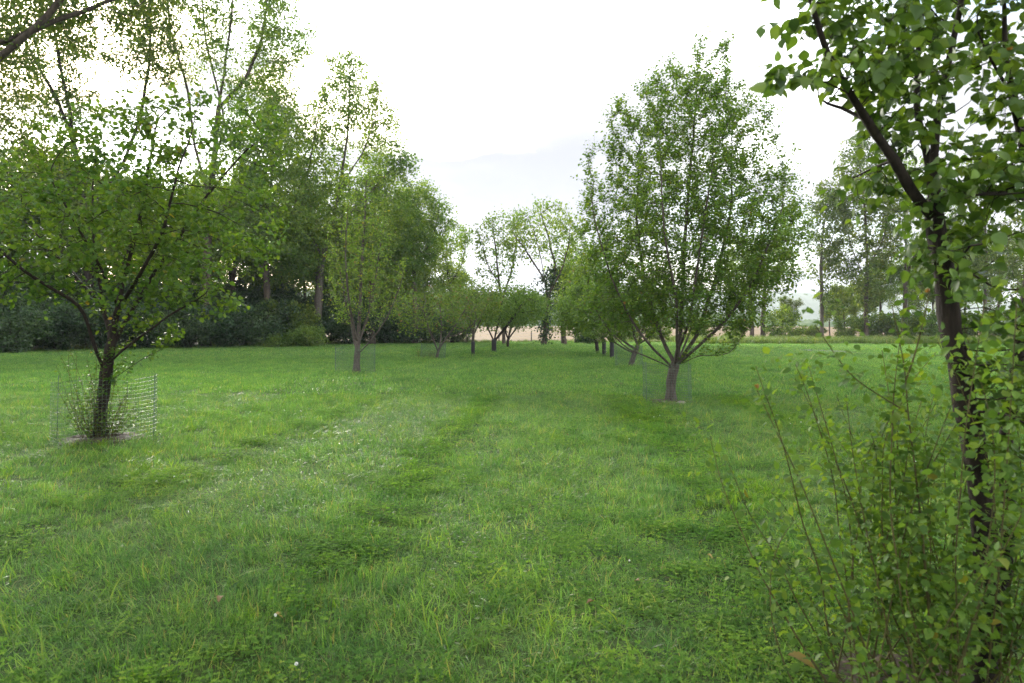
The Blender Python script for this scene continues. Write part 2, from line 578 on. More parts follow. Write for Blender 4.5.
def chains(pos, par, r_base, r_tip):
    n = len(pos)
    kids = [[] for _ in range(n)]
    for i, p in enumerate(par):
        if p >= 0:
            kids[p].append(i)
    cnt = np.zeros(n)
    order = np.arange(n)[::-1]
    for i in order:
        if not kids[i]:
            cnt[i] = 1
        else:
            cnt[i] = sum(cnt[k] for k in kids[i])
    # depth below each node gives a taper along unbranched limbs
    tall = np.zeros(n)
    for i in order:
        if kids[i]:
            tall[i] = 1 + max(tall[k] for k in kids[i])
    w = cnt + 0.35 * tall
    root = 0
    e = math.log(max(w[root], 2)) / math.log(r_base / r_tip)
    rad = r_tip * np.maximum(w, 1) ** (1 / e)
    ch = []
    stack = [(0, -1)]
    while stack:
        s, p = stack.pop()
        c = [p, s] if p >= 0 else [s]
        cur = s
        while kids[cur]:
            ks = sorted(kids[cur], key=lambda k: -w[k])
            for k in ks[1:]:
                stack.append((k, cur))
            cur = ks[0]
            c.append(cur)
        ch.append(c)
    return ch, rad, kids, cnt

def smooth_nodes(pos, par, kids, k=1):
    for _ in range(k):
        new = pos.copy()
        for i in range(1, len(pos)):
            if len(kids[i]) >= 1 and par[i] >= 0:
                new[i] = 0.5 * pos[i] + 0.25 * pos[par[i]] + 0.25 * pos[kids[i][0]]
        pos = new
    return pos

def shoots(pos, par, thin, nsh, length, per, size, seed, up=0.35, droop=0.25, spread=0.8, tang=0.6, flat=0.6):
    """leafy shoots from thin nodes; returns shoot start/end and leaf arrays"""
    rg = np.random.default_rng(seed)
    idx = rg.choice(thin, nsh)
    pp = np.maximum(par[idx], 0)
    t0 = rg.random((nsh, 1))
    a = pos[pp] * t0 + pos[idx] * (1 - t0)
    bd = unit(pos[idx] - pos[pp] + 1e-6)
    sd = unit(tang * bd + spread * unit(rg.normal(size=(nsh, 3))) * 0.7 + np.array([0, 0, up]))
    L = length * (0.45 + 0.75 * rg.random((nsh, 1)))
    b = a + sd * L
    k = np.arange(per)
    t = ((k + 0.6) / per)[None, :] + rg.normal(size=(nsh, per)) * 0.05
    t = np.clip(t, 0.05, 1.02)
    base = a[:, None, :] + (b - a)[:, None, :] * t[..., None]
    perp = unit(np.cross(sd, rg.normal(size=(nsh, 3))))
    perp2 = np.cross(sd, perp)
    ang = k[None, :] * 2.4 + rg.random((nsh, 1)) * 6.28
    radial = np.cos(ang)[..., None] * perp[:, None, :] + np.sin(ang)[..., None] * perp2[:, None, :]
    ld = unit(radial * 0.85 + sd[:, None, :] * 0.45 + np.array([0, 0, -droop]) + rg.normal(size=(nsh, per, 3)) * 0.22)
    nr = unit(np.array([0, 0, 1.0]) + rg.normal(size=(nsh, per, 3)) * flat)
    sz = size * (0.42 + 0.9 * rg.random((nsh, per)))
    base = base + ld * sz[..., None] * 0.22
    return a, b, base.reshape(-1, 3), ld.reshape(-1, 3), nr.reshape(-1, 3), sz.ravel()

def prisms(acc, a, b, r0, r1):
    """many thin 3-sided twigs at once"""
    n = len(a)
    d = unit(b - a)
    ref = np.where(np.abs(d[:, 2:3]) > 0.8, np.array([[1.0, 0, 0]]), np.array([[0, 0, 1.0]]))
    u = unit(np.cross(d, ref)); v = np.cross(d, u)
    V = []
    for k in range(3):
        w = math.cos(k * 2.094) * u + math.sin(k * 2.094) * v
        V += [a + w * r0, b + w * r1]
    V = np.stack(V, 1).reshape(-1, 3)
    o = (np.arange(n) * 6)[:, None]
    f = np.concatenate([o + np.array([[2 * k, 2 * ((k + 1) % 3), 2 * ((k + 1) % 3) + 1, 2 * k + 1]]) for k in range(3)])
    acc.add(V, [f])

TRI = [0]
def make_tree(name, label, cat, base, skel, blobs, seed, natt, D, kill, r_base, r_tip, bark, leaf, nleaf, lsize,
              group=None, mode='shoot', shoot_len=0.25, per=6, branch_min=0.35, trop=(0, 0, 0.12), jit=0.18, gap=0.0, gapfreq=1.2,
              tmpl=LEAF4, thin_r=2.2, sides=7, sigma=0.4, droop=0.25, up=0.35, flare=1.45, shell=0.35, twig_sides=4, max_branch=18, spread=0.8, tang=0.6, bottom_drop=0.05, split_leaf=None):
    """skel and blobs in world coordinates; base is the foot of the trunk"""
    base = np.asarray(base, float)
    rg = np.random.default_rng(seed)
    att = sample_blobs(blobs, natt, seed, gap, gapfreq, shell)
    pos, par, nsk = grow(skel, att, D, kill, seed, trop, jit)
    ch, rad, kids, cnt = chains(pos, par, r_base, r_tip)
    pos = smooth_nodes(pos, par, kids, 1)
    pos = pos - base
    root = thing(name, label, cat, base, group)
    tw = Acc()
    nb = 0
    owner = {}
    thr = r_base * branch_min
    order = sorted(range(len(ch)), key=lambda i: -rad[ch[i][min(1, len(ch[i]) - 1)]])
    for n_, ci in enumerate(order):
        c = ch[ci]
        pts = pos[c]
        rr = rad[c].copy()
        if c[0] != 0 and len(rr) > 1:
            rr[0] = min(rr[0], rr[1] * 1.15)
        if c[0] == 0:
            if len(rr) > 2:
                rr[0] *= flare; rr[1] *= 1 + (flare - 1) * 0.35
            pts = pts.copy(); pts[0, 2] -= bottom_drop
            A = Acc(); A.tube(pts, rr, sides + 3, 0.05, rg)
            link('trunk', A.mesh('trunk'), bark, root)
        elif rr[min(1, len(rr) - 1)] > thr and nb < max_branch and len(c) > 3:
            A = Acc(); A.tube(pts, rr, sides, 0.04, rg)
            up_ = owner.get(c[0])
            o_ = link('side_branch' if up_ else 'branch', A.mesh('branch'), bark, up_ or root)
            if not up_:
                for k_ in c[1:]:
                    owner[k_] = o_
            nb += 1
        elif len(c) > 1:
            tw.tube(pts, rr, twig_sides, cap=False)
    thin = np.where((rad < r_tip * thin_r) & (np.arange(len(pos)) > 3))[0]
    if mode == 'shoot':
        nsh = max(1, nleaf // per)
        a, b, lp, ld, ln, ls = shoots(pos, par, thin, nsh, shoot_len, per, lsize, seed + 1, up, droop, spread, tang)
        prisms(tw, a, b, r_tip * 0.55, r_tip * 0.3)
    else:
        idx = rg.choice(thin, nleaf)
        lp = pos[idx] + rg.normal(size=(nleaf, 3)) * sigma
        ld = unit(rg.normal(size=(nleaf, 3)) + np.array([0, 0, -droop]))
        ln = unit(rg.normal(size=(nleaf, 3)) * 0.8 + np.array([0, 0, 0.8]))
        ls = lsize * (0.55 + 0.8 * rg.random(nleaf))
    if tw.n:
        link('twigs', tw.mesh('twigs'), bark, root, kind='stuff')
    if split_leaf:
        split_leaf(root, lp, ld, ln, ls, base)
    else:
        link('foliage', leaf_mesh('foliage', lp, ld, ln, ls, tmpl, rg), leaf, root, kind='stuff')
    TRI[0] += len(lp) * len(tmpl[1])
    return root

def PX(d0):
    """polyline from photo pixels: entries (px, py) or (px, py, extra depth)"""
    def f(*pts):
        return np.array([P(p[0], p[1], d0 + (p[2] if len(p) > 2 else 0)) for p in pts])
    return f

def BL(px, py, d, rx, ry, rd, w=1.0):
    s = d / FPX
    return (P(px, py, d), (rx * s, rd, ry * s), w)

def foot(px, d):
    x = (px - 512) / FPX * d
    return np.array((x, d, float(gz(x, d))))

# ---- orchard tree, right of the mown strip
d = 15.6
L = PX(d)
b0 = foot(671, d)
trunk = np.vstack((b0[None], L((670, 385), (674, 368), (680, 345), (682, 300), (685, 230), (692, 150), (698, 75))))
sk = [(trunk, None),
      (L((674, 368), (655, 352, -.3), (632, 322, -.6), (612, 280, -.8), (596, 228, -1), (590, 190, -1)), 0),
      (L((676, 366), (662, 340, .3), (646, 290, .7), (636, 220, 1.0), (640, 140, 1.1)), 0),
      (L((674, 367), (694, 350, -.3), (722, 325, -.5), (752, 285, -.7), (772, 235, -.9), (785, 200, -.9)), 0),
      (L((676, 366), (697, 335, .3), (716, 280, .6), (732, 205, .8), (732, 110, .8)), 0),
      (L((675, 367), (678, 345, -.7), (676, 300, -1.3), (664, 230, -1.6), (660, 160, -1.5)), 0),
      (L((675, 367), (684, 348, .8), (700, 300, 1.5), (708, 230, 1.8)), 0),
      (L((674, 368), (650, 358, .2), (628, 350, .5), (605, 325, .8), (585, 290, 1)), 0),
      (L((676, 367), (700, 354, -.4), (728, 357, -.7), (742, 338, -.8)), 0),
      (L((678, 350), (690, 320, -.8), (700, 250, -1.4), (712, 170, -1.5)), 0)]
bl = [BL(690, 240, d, 118, 80, 2.3, 7), BL(690, 165, d, 85, 85, 1.9, 4), BL(635, 285, d, 66, 50, 1.6, 2.2), BL(745, 275, d, 58, 52, 1.6, 2.2), BL(685, 310, d, 78, 36, 1.9, 2.8),
      BL(690, 110, d, 52, 50, 1.2, 1.2), BL(699, 62, d, 8, 32, .3, .16), BL(727, 68, d + .5, 7, 32, .3, .14), BL(668, 82, d, 9, 34, .3, .14),
      BL(648, 105, d, 9, 36, .3, .14), BL(617, 130, d, 9, 34, .3, .12), BL(588, 175, d - .5, 8, 30, .3, .12), BL(765, 140, d, 10, 36, .3, .12),
      BL(792, 185, d, 10, 36, .3, .12), BL(750, 330, d - .8, 22, 16, .6, .2), BL(610, 320, d, 26, 18, .6, .25)]
make_tree('pear_tree', 'tall dense upright pear tree with bare trunk in a wire cage, nearest in right row', 'tree', b0, sk, bl, 11,
          3400, 0.15, 0.19, 0.115, 0.0022, M['bark_grey'], M['leaf_pear'], 88000, 0.062, shoot_len=0.42, per=8, trop=(0, 0, 0.30), gap=0.0, gapfreq=2.2,
          tmpl=LEAF4, up=0.9, branch_min=0.2, thin_r=5.0)

# ---- orchard tree, near left
d = 10.4
L = PX(d)
b0 = foot(101, d)
trunk = np.vstack((b0[None], L((100, 410), (105, 380), (112, 345), (117, 310), (126, 270), (140, 220), (150, 160), (158, 118))))
sk = [(trunk, None),
      (L((106, 372), (93, 350, -.2), (90, 320, -.4), (78, 300, -.6), (52, 290, -.9), (20, 270, -1.2), (-15, 235, -1.3)), 0),
      (L((113, 345), (102, 305, .4), (95, 255, .7), (92, 190, .8), (98, 130, .8)), 0),
      (L((112, 348), (128, 318, .3), (150, 280, .5), (180, 235, .8), (215, 185, .9), (245, 150, .9), (272, 130, .9)), 0),
      (L((108, 365), (128, 345, -.3), (160, 322, -.5), (195, 300, -.6)), 0),
      (L((106, 385), (135, 362, -.2), (168, 346, -.3)), 0),
      (L((117, 310), (110, 285, -.6), (80, 230, -1.2), (50, 180, -1.5)), 0),
      (L((117, 312), (140, 275, -.6), (165, 230, -1.0), (178, 170, -1.2), (196, 122, -1.2)), 0),
      (L((116, 315), (120, 270, .9), (140, 220, 1.5), (160, 180, 1.7)), 0),
      (L((102, 305, .4), (60, 260, .8), (20, 215, 1.2), (-20, 180, 1.4)), 2)]
bl = [BL(115, 235, d, 165, 72, 2.3, 6), BL(150, 180, d, 95, 58, 1.8, 2.0), BL(40, 230, d, 95, 70, 1.9, 2.2), BL(215, 220, d, 80, 66, 1.5, 2.0),
      BL(200, 120, d - 1, 18, 38, .5, .22), BL(160, 125, d, 16, 36, .5, .2), BL(110, 140, d, 18, 34, .5, .2), BL(262, 150, d + .5, 32, 40, .6, .7), BL(235, 125, d + .3, 16, 38, .5, .25), BL(182, 112, d - .3, 12, 34, .4, .15), BL(130, 128, d, 12, 32, .4, .15),
      BL(200, 300, d - .5, 45, 26, .8, .6), BL(140, 318, d - .3, 40, 26, .7, .5), BL(25, 290, d - .8, 45, 22, .9, .5), BL(60, 150, d, 30, 40, .8, .3)]
make_tree('fruit_tree', 'broad spreading fruit tree with crooked twin limbs and leafy suckers, nearest on the left', 'tree', b0, sk, bl, 23,
          2400, 0.17, 0.21, 0.088, 0.0024, M['bark_dark'], M['leaf_left'], 18500, 0.076, shoot_len=0.30, per=6, trop=(0, 0, 0.16), gap=0.7, gapfreq=2.0,
          tmpl=LEAF4, up=0.4, branch_min=0.2, thin_r=3.6)

# ---- second tree of the left row, slender
d = 25.4
L = PX(d)
b0 = foot(356, d)
trunk = np.vstack((b0[None], L((357, 358), (358, 345), (360, 310), (362, 260), (365, 210), (366, 180))))
sk = [(trunk, None), (L((357, 356), (366, 346, -.3), (380, 330, -.5), (394, 305, -.6), (405, 270, -.6)), 0),
      (L((357, 352), (352, 330, .4), (343, 290, .6), (335, 240, .6)), 0), (L((358, 345), (350, 310, -.5), (345, 260, -.9), (348, 205, -.9)), 0),
      (L((358, 345), (370, 310, .6), (380, 250, 1.0), (385, 210, 1)), 0)]
bl = [BL(361, 268, d, 35, 70, 1.3, 5), BL(363, 208, d, 22, 45, .9, 1.6), BL(390, 288, d, 20, 36, .9, .8), BL(338, 292, d, 16, 34, .9, .6),
      BL(365, 180, d, 14, 22, .5, .3), BL(385, 195, d, 12, 24, .5, .25), BL(345, 190, d, 12, 24, .5, .25)]
make_tree('fruit_tree', 'slender yellowish-green fruit tree forking low above its wire cage, second in the left row', 'tree', b0, sk, bl, 31,
          1700, 0.24, 0.28, 0.12, 0.004, M['bark_grey'], M['leaf_olive'], 8500, 0.085, shoot_len=0.5, per=7, trop=(0, 0, 0.2), gap=0.3, gapfreq=1.5,
          tmpl=LEAF2, up=0.75, branch_min=0.25, thin_r=4)

# ---- third of the left row, low V-shaped
d = 40.0
L = PX(d)
b0 = foot(436, d)
sk = [(np.vstack((b0[None], L((438, 350), (446, 338), (458, 322), (466, 308)))), None),
      (L((438, 351), (432, 338, -.4), (427, 322, -.6), (420, 305, -.8)), 0), (L((440, 346), (442, 330, .6), (440, 305, 1)), 0),
      (L((446, 338), (462, 333, -.5), (478, 320, -.8)), 0)]
bl = [BL(440, 310, d, 48, 24, 2.4, 4), BL(465, 305, d, 26, 22, 1.6, 1.3), BL(412, 315, d, 24, 20, 1.6, 1.2)]
make_tree('apple_tree', 'low V-forked apple tree with thin dull foliage, third in the left row', 'tree', b0, sk, bl, 37,
          800, 0.25, 0.3, 0.085, 0.006, M['bark_grey'], M['leaf_dull'], 4200, 0.13, mode='cloud', sigma=0.22, tmpl=LEAF2, gap=0.4, gapfreq=1.2, branch_min=0.25)

# ---- the smaller trees down the rows
def small_tree(name, label, px, d, crown, seed, leaf, lean=0.0, natt=600, nleaf=5200, r=0.15, fork=0.9, bark='bark_black', group=None, lsize=0.15):
    b = foot(px, d)
    c = [BL(cx, cy, d + dd, rx, ry, rd, w) for cx, cy, dd, rx, ry, rd, w in crown]
    cen = sum(x[0] * x[2] for x in c) / sum(x[2] for x in c)
    f = b + np.array((lean, 0, fork))
    top = np.array((cen[0], cen[1], cen[2] + c[0][1][2] * 0.3))
    sk = [(np.array((b, f, 0.5 * (f + top) + np.array((lean * .3, 0, 0)), top)), None)]
    rg = np.random.default_rng(seed)
    for k in range(4):
        a = k * 1.57 + rg.random()
        e = cen + np.array((math.cos(a) * c[0][1][0] * 0.6, math.sin(a) * c[0][1][1] * 0.6, 0))
        sk.append((np.array((f, 0.6 * f + 0.4 * e + np.array((0, 0, -0.1)), e)), 0))
    return make_tree(name, label, 'tree', b, sk, c, seed, natt, 0.28, 0.34, r, 0.007, M[bark], leaf, int(nleaf * 1.15), lsize, group=group, mode='cloud', sigma=0.28,
                     tmpl=LEAF2, gap=0.25, gapfreq=1.0, branch_min=0.3, sides=6, thin_r=4, flare=1.05)
small_tree('apple_tree', 'thin brownish apple tree whose trunk has a black guard and pale top, left row', 473, 45, [(474, 305, 0, 26, 20, 1.7, 3), (484, 298, 0, 18, 14, 1.3, 1.4)],
           41, M['leaf_dull'], r=0.10, fork=1.4, bark='bark_grey', nleaf=3600)
small_tree('apple_tree', 'dark-trunked rounded apple tree forking in a Y, before the tan field', 494, 51, [(508, 306, 0, 38, 22, 2.6, 4), (488, 312, 0, 26, 18, 2, 1.5)],
           43, M['leaf_apple'], r=0.15, nleaf=6500, natt=800)
small_tree('apple_tree', 'small rounded green tree with thin forked trunk behind the dark-trunked apple tree', 508, 66, [(518, 308, 0, 32, 21, 2.8, 4), (506, 312, 0, 20, 14, 2, 1.5)],
           47, M['leaf_apple'], r=0.14, nleaf=6500, lsize=0.18)
d = 30.0
L = PX(d)
b0 = foot(630, d)
sk = [(np.vstack((b0[None], L((634, 355), (638, 343), (645, 325), (648, 300)))), None),
      (L((636, 350), (625, 342, -.3), (610, 330, -.6), (598, 315, -.8)), 0), (L((637, 346), (632, 325, .5), (622, 300, .8)), 0),
      (L((637, 345), (652, 335, -.5), (668, 320, -.8)), 0), (L((634, 354), (615, 343, .5), (603, 335, .9)), 0)]
bl = [BL(622, 305, d, 46, 30, 2.0, 4), BL(655, 300, d, 30, 30, 1.6, 2), BL(598, 300, d, 30, 24, 1.5, 1.6), BL(610, 335, d, 26, 10, 1.2, .6)]
make_tree('apple_tree', 'low spreading apple tree with leaning caged grey trunk, second in the right row', 'tree', b0, sk, bl, 53,
          1100, 0.22, 0.27, 0.11, 0.005, M['bark_grey'], M['leaf_apple'], 15000, 0.10, shoot_len=0.3, per=5, trop=(0, 0, 0.12), gap=0.3, gapfreq=1.3, tmpl=LEAF2, branch_min=0.25)
small_tree('apple_tree', 'dark slim-trunked apple tree, nearest of the three black trunks in the right row', 612, 39, [(606, 308, 0, 32, 24, 2.0, 3), (592, 312, 0, 24, 18, 1.6, 1)],
           59, M['leaf_apple'], r=0.10, fork=1.3, nleaf=5000)
small_tree('apple_tree', 'middle of the three black-trunked apple trees in the right row', 604, 44, [(592, 310, 0, 34, 24, 2.2, 3), (575, 318, 0, 22, 16, 1.8, 1)],
           61, M['leaf_apple'], r=0.10, fork=1.2, nleaf=5500)
small_tree('apple_tree', 'farthest of the three black-trunked apple trees in the right row', 598, 49, [(582, 308, 0, 36, 26, 2.6, 3), (566, 318, 0, 20, 16, 1.8, 1)],
           67, M['leaf_wood'], r=0.13, fork=1.2, lean=-0.15, nleaf=6000)

# ------------------------------------------------------------------ tall trees behind
def tall_tree(name, label, base, trunk, limbs, blobs, seed, leaf, nleaf=16000, lsize=0.27, natt=1300, r=0.35, D=0.6, gap=0.5, gf=0.5, sigma=0.42,
              bark='bark_wood', group=None, trop=(0, 0, 0.1), kill=0.75, tip=0.020, per=None):
    sk = [(np.vstack((np.asarray(base)[None], trunk)), None)] + [(l, 0) for l in limbs]
    return make_tree(name, label, 'tree', base, sk, blobs, seed, natt, D, kill, r * 0.85, tip * 0.45, M[bark], leaf, int(nleaf * 1.7), lsize, group=group, mode='cloud', sigma=sigma,
                     tmpl=LEAF2, gap=gap, gapfreq=gf, branch_min=0.22, sides=6, twig_sides=3, droop=0.5, trop=trop, bottom_drop=0.3, thin_r=5.0, jit=0.3)

# far pair before the tan field
d = 80; L = PX(d)
tall_tree('walnut_tree', 'airy tall tree with thin sparse crown left of the ivy-clad trunks, far end', foot(504, d), L((503, 320), (500, 290), (496, 250), (492, 222)),
          [L((502, 300), (512, 270, 1), (517, 235, 1)), L((500, 285), (486, 262, -1), (482, 240, -1))],
          [BL(500, 235, d, 22, 26, 3, 2), BL(484, 240, d, 14, 24, 2, 1), BL(515, 228, d, 14, 22, 2, 1), BL(495, 270, d, 24, 16, 2, .8)], 71, M['leaf_wood_b'],
          nleaf=1700, lsize=0.27, natt=320, r=0.24, D=0.5, gap=0.9, gf=0.8, sigma=0.35)
d = 78; L = PX(d)
ft = tall_tree('walnut_tree', 'tall leaning tree with ivy-dark trunk and open arching crown at the far end', foot(544, d), L((546, 325), (548, 300), (545, 280), (533, 262), (522, 245), (512, 232)),
          [L((548, 300), (556, 270, 1), (548, 235, 1), (540, 210, 1)), L((548, 296), (562, 270, -1), (570, 240, -1)), L((545, 280), (540, 255, -1.5), (532, 225, -2)), L((548, 305), (566, 300), (578, 290))],
          [BL(545, 225, d, 38, 26, 4, 3), BL(520, 238, d, 22, 24, 3, 1.5), BL(570, 240, d, 20, 30, 3, 1.5), BL(545, 258, d, 30, 14, 2, .8), BL(572, 290, d, 18, 22, 2, 1)], 73, M['leaf_wood_b'],
          nleaf=3200, lsize=0.27, natt=520, r=0.34, D=0.5, gap=0.8, gf=0.7, sigma=0.36)
rg = np.random.default_rng(9)
n = 1500
tt = rg.random(n)
cl = np.array([P(544, 340, d), P(548, 300, d), P(546, 282, d), P(556, 270, d + 1)])
pp = np.stack([np.interp(tt, [0, .5, .75, 1], cl[:, k]) for k in range(3)], -1) + rg.normal(size=(n, 3)) * (0.45 + 0.45 * np.exp(-((tt - .6) / .25) ** 2))[:, None] * np.array((1, 1, .8))
link('ivy', leaf_mesh('ivy', pp - foot(544, d), rg.normal(size=(n, 3)) + np.array((0, 0, -.5)), rg.normal(size=(n, 3)), 0.3 * (0.6 + .7 * rg.random(n)), LEAF2, rg), M['ivy'], ft, kind='stuff',
     label='dark ivy climbing the trunk')
d = 82; L = PX(d)
tall_tree('walnut_tree', 'straight dark trunk just right of the ivy-clad tree, under pale green leaves', foot(564, d), L((563, 325), (562, 300), (565, 270), (568, 245)), [L((562, 300), (555, 285, 1), (550, 270, 1)), L((562, 298), (575, 280, -1), (582, 262))],
          [BL(570, 285, d, 24, 28, 3, 3), BL(578, 262, d, 16, 24, 2, 1)], 79, M['leaf_wood_b'], nleaf=2600, lsize=0.28, natt=360, r=0.36, D=0.5, gap=0.6, gf=0.7)
d = 88; L = PX(d)
tall_tree('walnut_tree', 'rightmost dark trunk before the tan field, half hidden by the right row', foot(577, d), L((577, 325), (579, 300), (584, 270)), [L((578, 305), (590, 285, 1), (598, 270, 1)), L((578, 302), (570, 285, -1), (566, 270))],
          [BL(585, 285, d, 30, 28, 3, 3), BL(602, 270, d, 18, 28, 2.5, 1)], 83, M['leaf_wood'], nleaf=4200, lsize=0.3, natt=380, r=0.34, D=0.5, gap=0.5, gf=0.7)

# right side, beyond the tall grass
d = 108; L = PX(d)
RG = 'far trees along the right edge of the lawn'
tall_tree('ash_tree', 'left one of the two bare grey trunks behind the pear tree', foot(752, d), L((752, 320), (751, 295), (747, 255)), [L((751, 300), (740, 280, 1), (732, 260, 1))],
          [BL(742, 270, d, 24, 32, 4, 3)], 89, M['leaf_wood'], nleaf=2600, lsize=0.36, natt=260, r=0.38, D=0.7, gap=0.3)
tall_tree('ash_tree', 'right one of the two bare grey trunks behind the pear tree', foot(763, d), L((763, 320), (764, 295), (770, 250), (786, 215)), [L((764, 300), (778, 275, 1), (790, 255, 1))],
          [BL(770, 262, d, 24, 28, 4, 3), BL(786, 235, d, 14, 30, 3, 1)], 91, M['leaf_wood'], nleaf=3000, lsize=0.36, natt=280, r=0.42, D=0.7, gap=0.4)
tall_tree('ash_tree', 'pale-trunked tree with a crooked bare limb beside the gap with the blue hill', foot(822, d), L((822, 310), (821, 280), (822, 240), (828, 200)), [L((821, 285), (812, 268, -1), (806, 250, -1), (810, 238, -1)), L((822, 262), (834, 235, 1), (838, 210, 1))],
          [BL(828, 220, d, 20, 42, 4, 3), BL(838, 255, d, 18, 30, 3, 1.5), BL(832, 300, d, 14, 18, 3, .6)], 97, M['leaf_wood_c'], nleaf=6000, lsize=0.36, natt=420, r=0.34, D=0.7, gap=0.45, gf=0.4, bark='bark_grey')
tall_tree('ash_tree', 'tall dark ivy-hung tree seen between the shoots of the near bush', foot(866, d), L((866, 300), (867, 250), (864, 200), (858, 150)), [L((866, 280), (850, 245, 1), (846, 205, 1)), L((866, 270), (884, 240, -1), (890, 200, -1))],
          [BL(862, 190, d, 28, 60, 5, 3), BL(866, 270, d, 20, 45, 3, 2), BL(888, 215, d, 18, 45, 4, 1.5)], 101, M['leaf_wood_c'], nleaf=8500, lsize=0.38, natt=520, r=0.4, D=0.7, gap=0.45, gf=0.4, bark='bark_wood')
tall_tree('ash_tree', 'leafy tree right of the dark ivy-hung tree behind the near bush', foot(905, d), L((905, 300), (906, 250), (904, 200)), [L((905, 280), (920, 240, 1), (930, 200))],
          [BL(910, 215, d, 34, 70, 5, 3), BL(940, 250, d, 26, 60, 5, 2)], 103, M['leaf_wood'], nleaf=6000, lsize=0.36, natt=420, r=0.4, D=0.7, gap=0.4, gf=0.4)
tall_tree('ash_tree', 'leafy tree at the far right edge behind the near tree', foot(985, d - 8), L((985, 300), (986, 250), (984, 200)), [L((985, 280), (1000, 240, 1), (1010, 200))],
          [BL(985, 220, d - 8, 40, 70, 5, 3), BL(1020, 260, d - 8, 36, 60, 5, 2)], 107, M['leaf_wood_c'], nleaf=6000, lsize=0.36, natt=420, r=0.4, D=0.7, gap=0.4, gf=0.4)

# the wood on the left: trees that can be told apart
d = 33; L = PX(d)
tall_tree('oak_tree', 'huge tree at the left edge whose thick bare limb slants up across the top corner', foot(-100, d), L((-98, 250), (-95, 170), (-85, 120), (-90, 40), (-95, -60), (-90, -160)),
          [L((-85, 122), (-40, 85, -1), (0, 57, -1.5), (28, 34, -2), (58, 4, -2), (80, -40, -2), (100, -90, -2)), L((28, 34, -2), (60, 20, -1.5), (90, 8, -1), (130, -5, -1)), L((-90, 40), (-40, -10, 2), (10, -60, 3), (60, -110, 4)),
           L((-88, 140), (-40, 130, 2), (10, 140, 3), (40, 150, 3))],
          [BL(60, -30, d, 110, 75, 4, 3), BL(-30, 60, d, 70, 100, 4, 2), BL(140, -60, d, 80, 60, 4, 1.5), BL(-60, -120, d, 150, 80, 6, 3), BL(10, 150, d + 2, 50, 30, 3, .8)], 113, M['leaf_wood_c'],
          nleaf=20000, lsize=0.18, natt=1500, r=0.5, D=0.45, gap=0.9, gf=0.7, sigma=0.3, kill=0.55, tip=0.012)
d = 66; L = PX(d)
tall_tree('oak_tree', 'dark forked tree behind the near fruit tree, its twin trunks splitting left of the sun', foot(92, d), L((88, 260), (82, 190), (74, 143), (58, 100), (40, 70), (20, 30), (5, -30)),
          [L((74, 143), (70, 110, 1), (60, 65, 1), (52, 20, 1), (50, -40, 1)), L((80, 175), (40, 158, -1), (0, 152, -1), (-30, 150, -1)), L((84, 220), (120, 170, 1), (140, 120, 1), (150, 60, 1), (150, -20, 2)),
           L((86, 230), (40, 190, 2), (0, 170, 2))],
          [BL(40, 60, d, 60, 70, 5, 2.5), BL(20, 180, d, 60, 40, 5, 2), BL(50, -40, d, 90, 60, 6, 2.5), BL(145, 30, d, 40, 70, 4, 1.4), BL(110, 230, d, 70, 40, 4, 1.5)], 127, M['leaf_wood_c'],
          nleaf=24000, lsize=0.28, natt=1500, r=0.5, D=0.65, gap=0.7, gf=0.6, sigma=0.33, bark='bark_dark', kill=0.6, tip=0.015)
d = 70; L = PX(d)
tall_tree('locust_tree', 'tall open-crowned tree with wavy dark limbs above the right side of the near fruit tree', foot(206, d), L((206, 290), (208, 220), (214, 165), (218, 110), (226, 60), (232, 10), (236, -50)),
          [L((210, 200), (195, 150, 1), (188, 90, 1), (170, 30, 1), (165, -30, 1)), L((218, 110), (245, 80, -1), (262, 40, -1), (270, -20)), L((208, 225), (240, 190, 1), (262, 150, 1), (275, 110, 1)), L((214, 165), (225, 120, 2), (205, 40, 2), (200, -30))],
          [BL(235, 20, d, 55, 70, 5, 3), BL(180, 20, d, 50, 60, 5, 2), BL(215, -60, d, 100, 50, 7, 2), BL(262, 135, d, 44, 62, 5, 2.4), BL(215, 180, d, 50, 60, 5, 1.8), BL(280, 30, d, 34, 50, 5, 1.4), BL(270, 215, d, 40, 45, 5, 1.6)], 131, M['leaf_wood'],
          nleaf=25000, lsize=0.28, natt=1600, r=0.5, D=0.65, gap=0.65, gf=0.55, sigma=0.38, kill=0.65, tip=0.016)
d = 80; L = PX(d)
tall_tree('locust_tree', 'tallest tree mid-left, brown forked trunk and thin crown ending in a ragged point', foot(318, d), L((318, 320), (319, 285), (321, 262), (332, 225), (340, 185), (347, 140), (350, 95), (350, 62)),
          [L((320, 268), (308, 235, 1), (298, 200, 1), (288, 160, 1), (282, 120, 1)), L((340, 185), (362, 155, -1), (375, 120, -1), (378, 85)), L((332, 225), (360, 205, 1), (390, 170, 1), (405, 160)), L((322, 258), (300, 215, -2), (312, 150, -2), (322, 95))],
          [BL(350, 85, d, 32, 34, 3, 1.5), BL(372, 130, d, 30, 34, 3, 1.5), BL(305, 165, d, 40, 62, 4, 3.2), BL(350, 205, d, 66, 60, 5, 4.5), BL(398, 165, d, 22, 18, 2, .7), BL(300, 250, d, 50, 40, 4, 2), BL(320, 120, d, 26, 30, 3, .8)], 137,
          M['leaf_wood'], nleaf=19000, lsize=0.31, natt=1500, r=0.55, D=0.55, gap=0.75, gf=0.5, sigma=0.38, kill=0.65, tip=0.018, bark='bark_grey')
d = 90; L = PX(d)
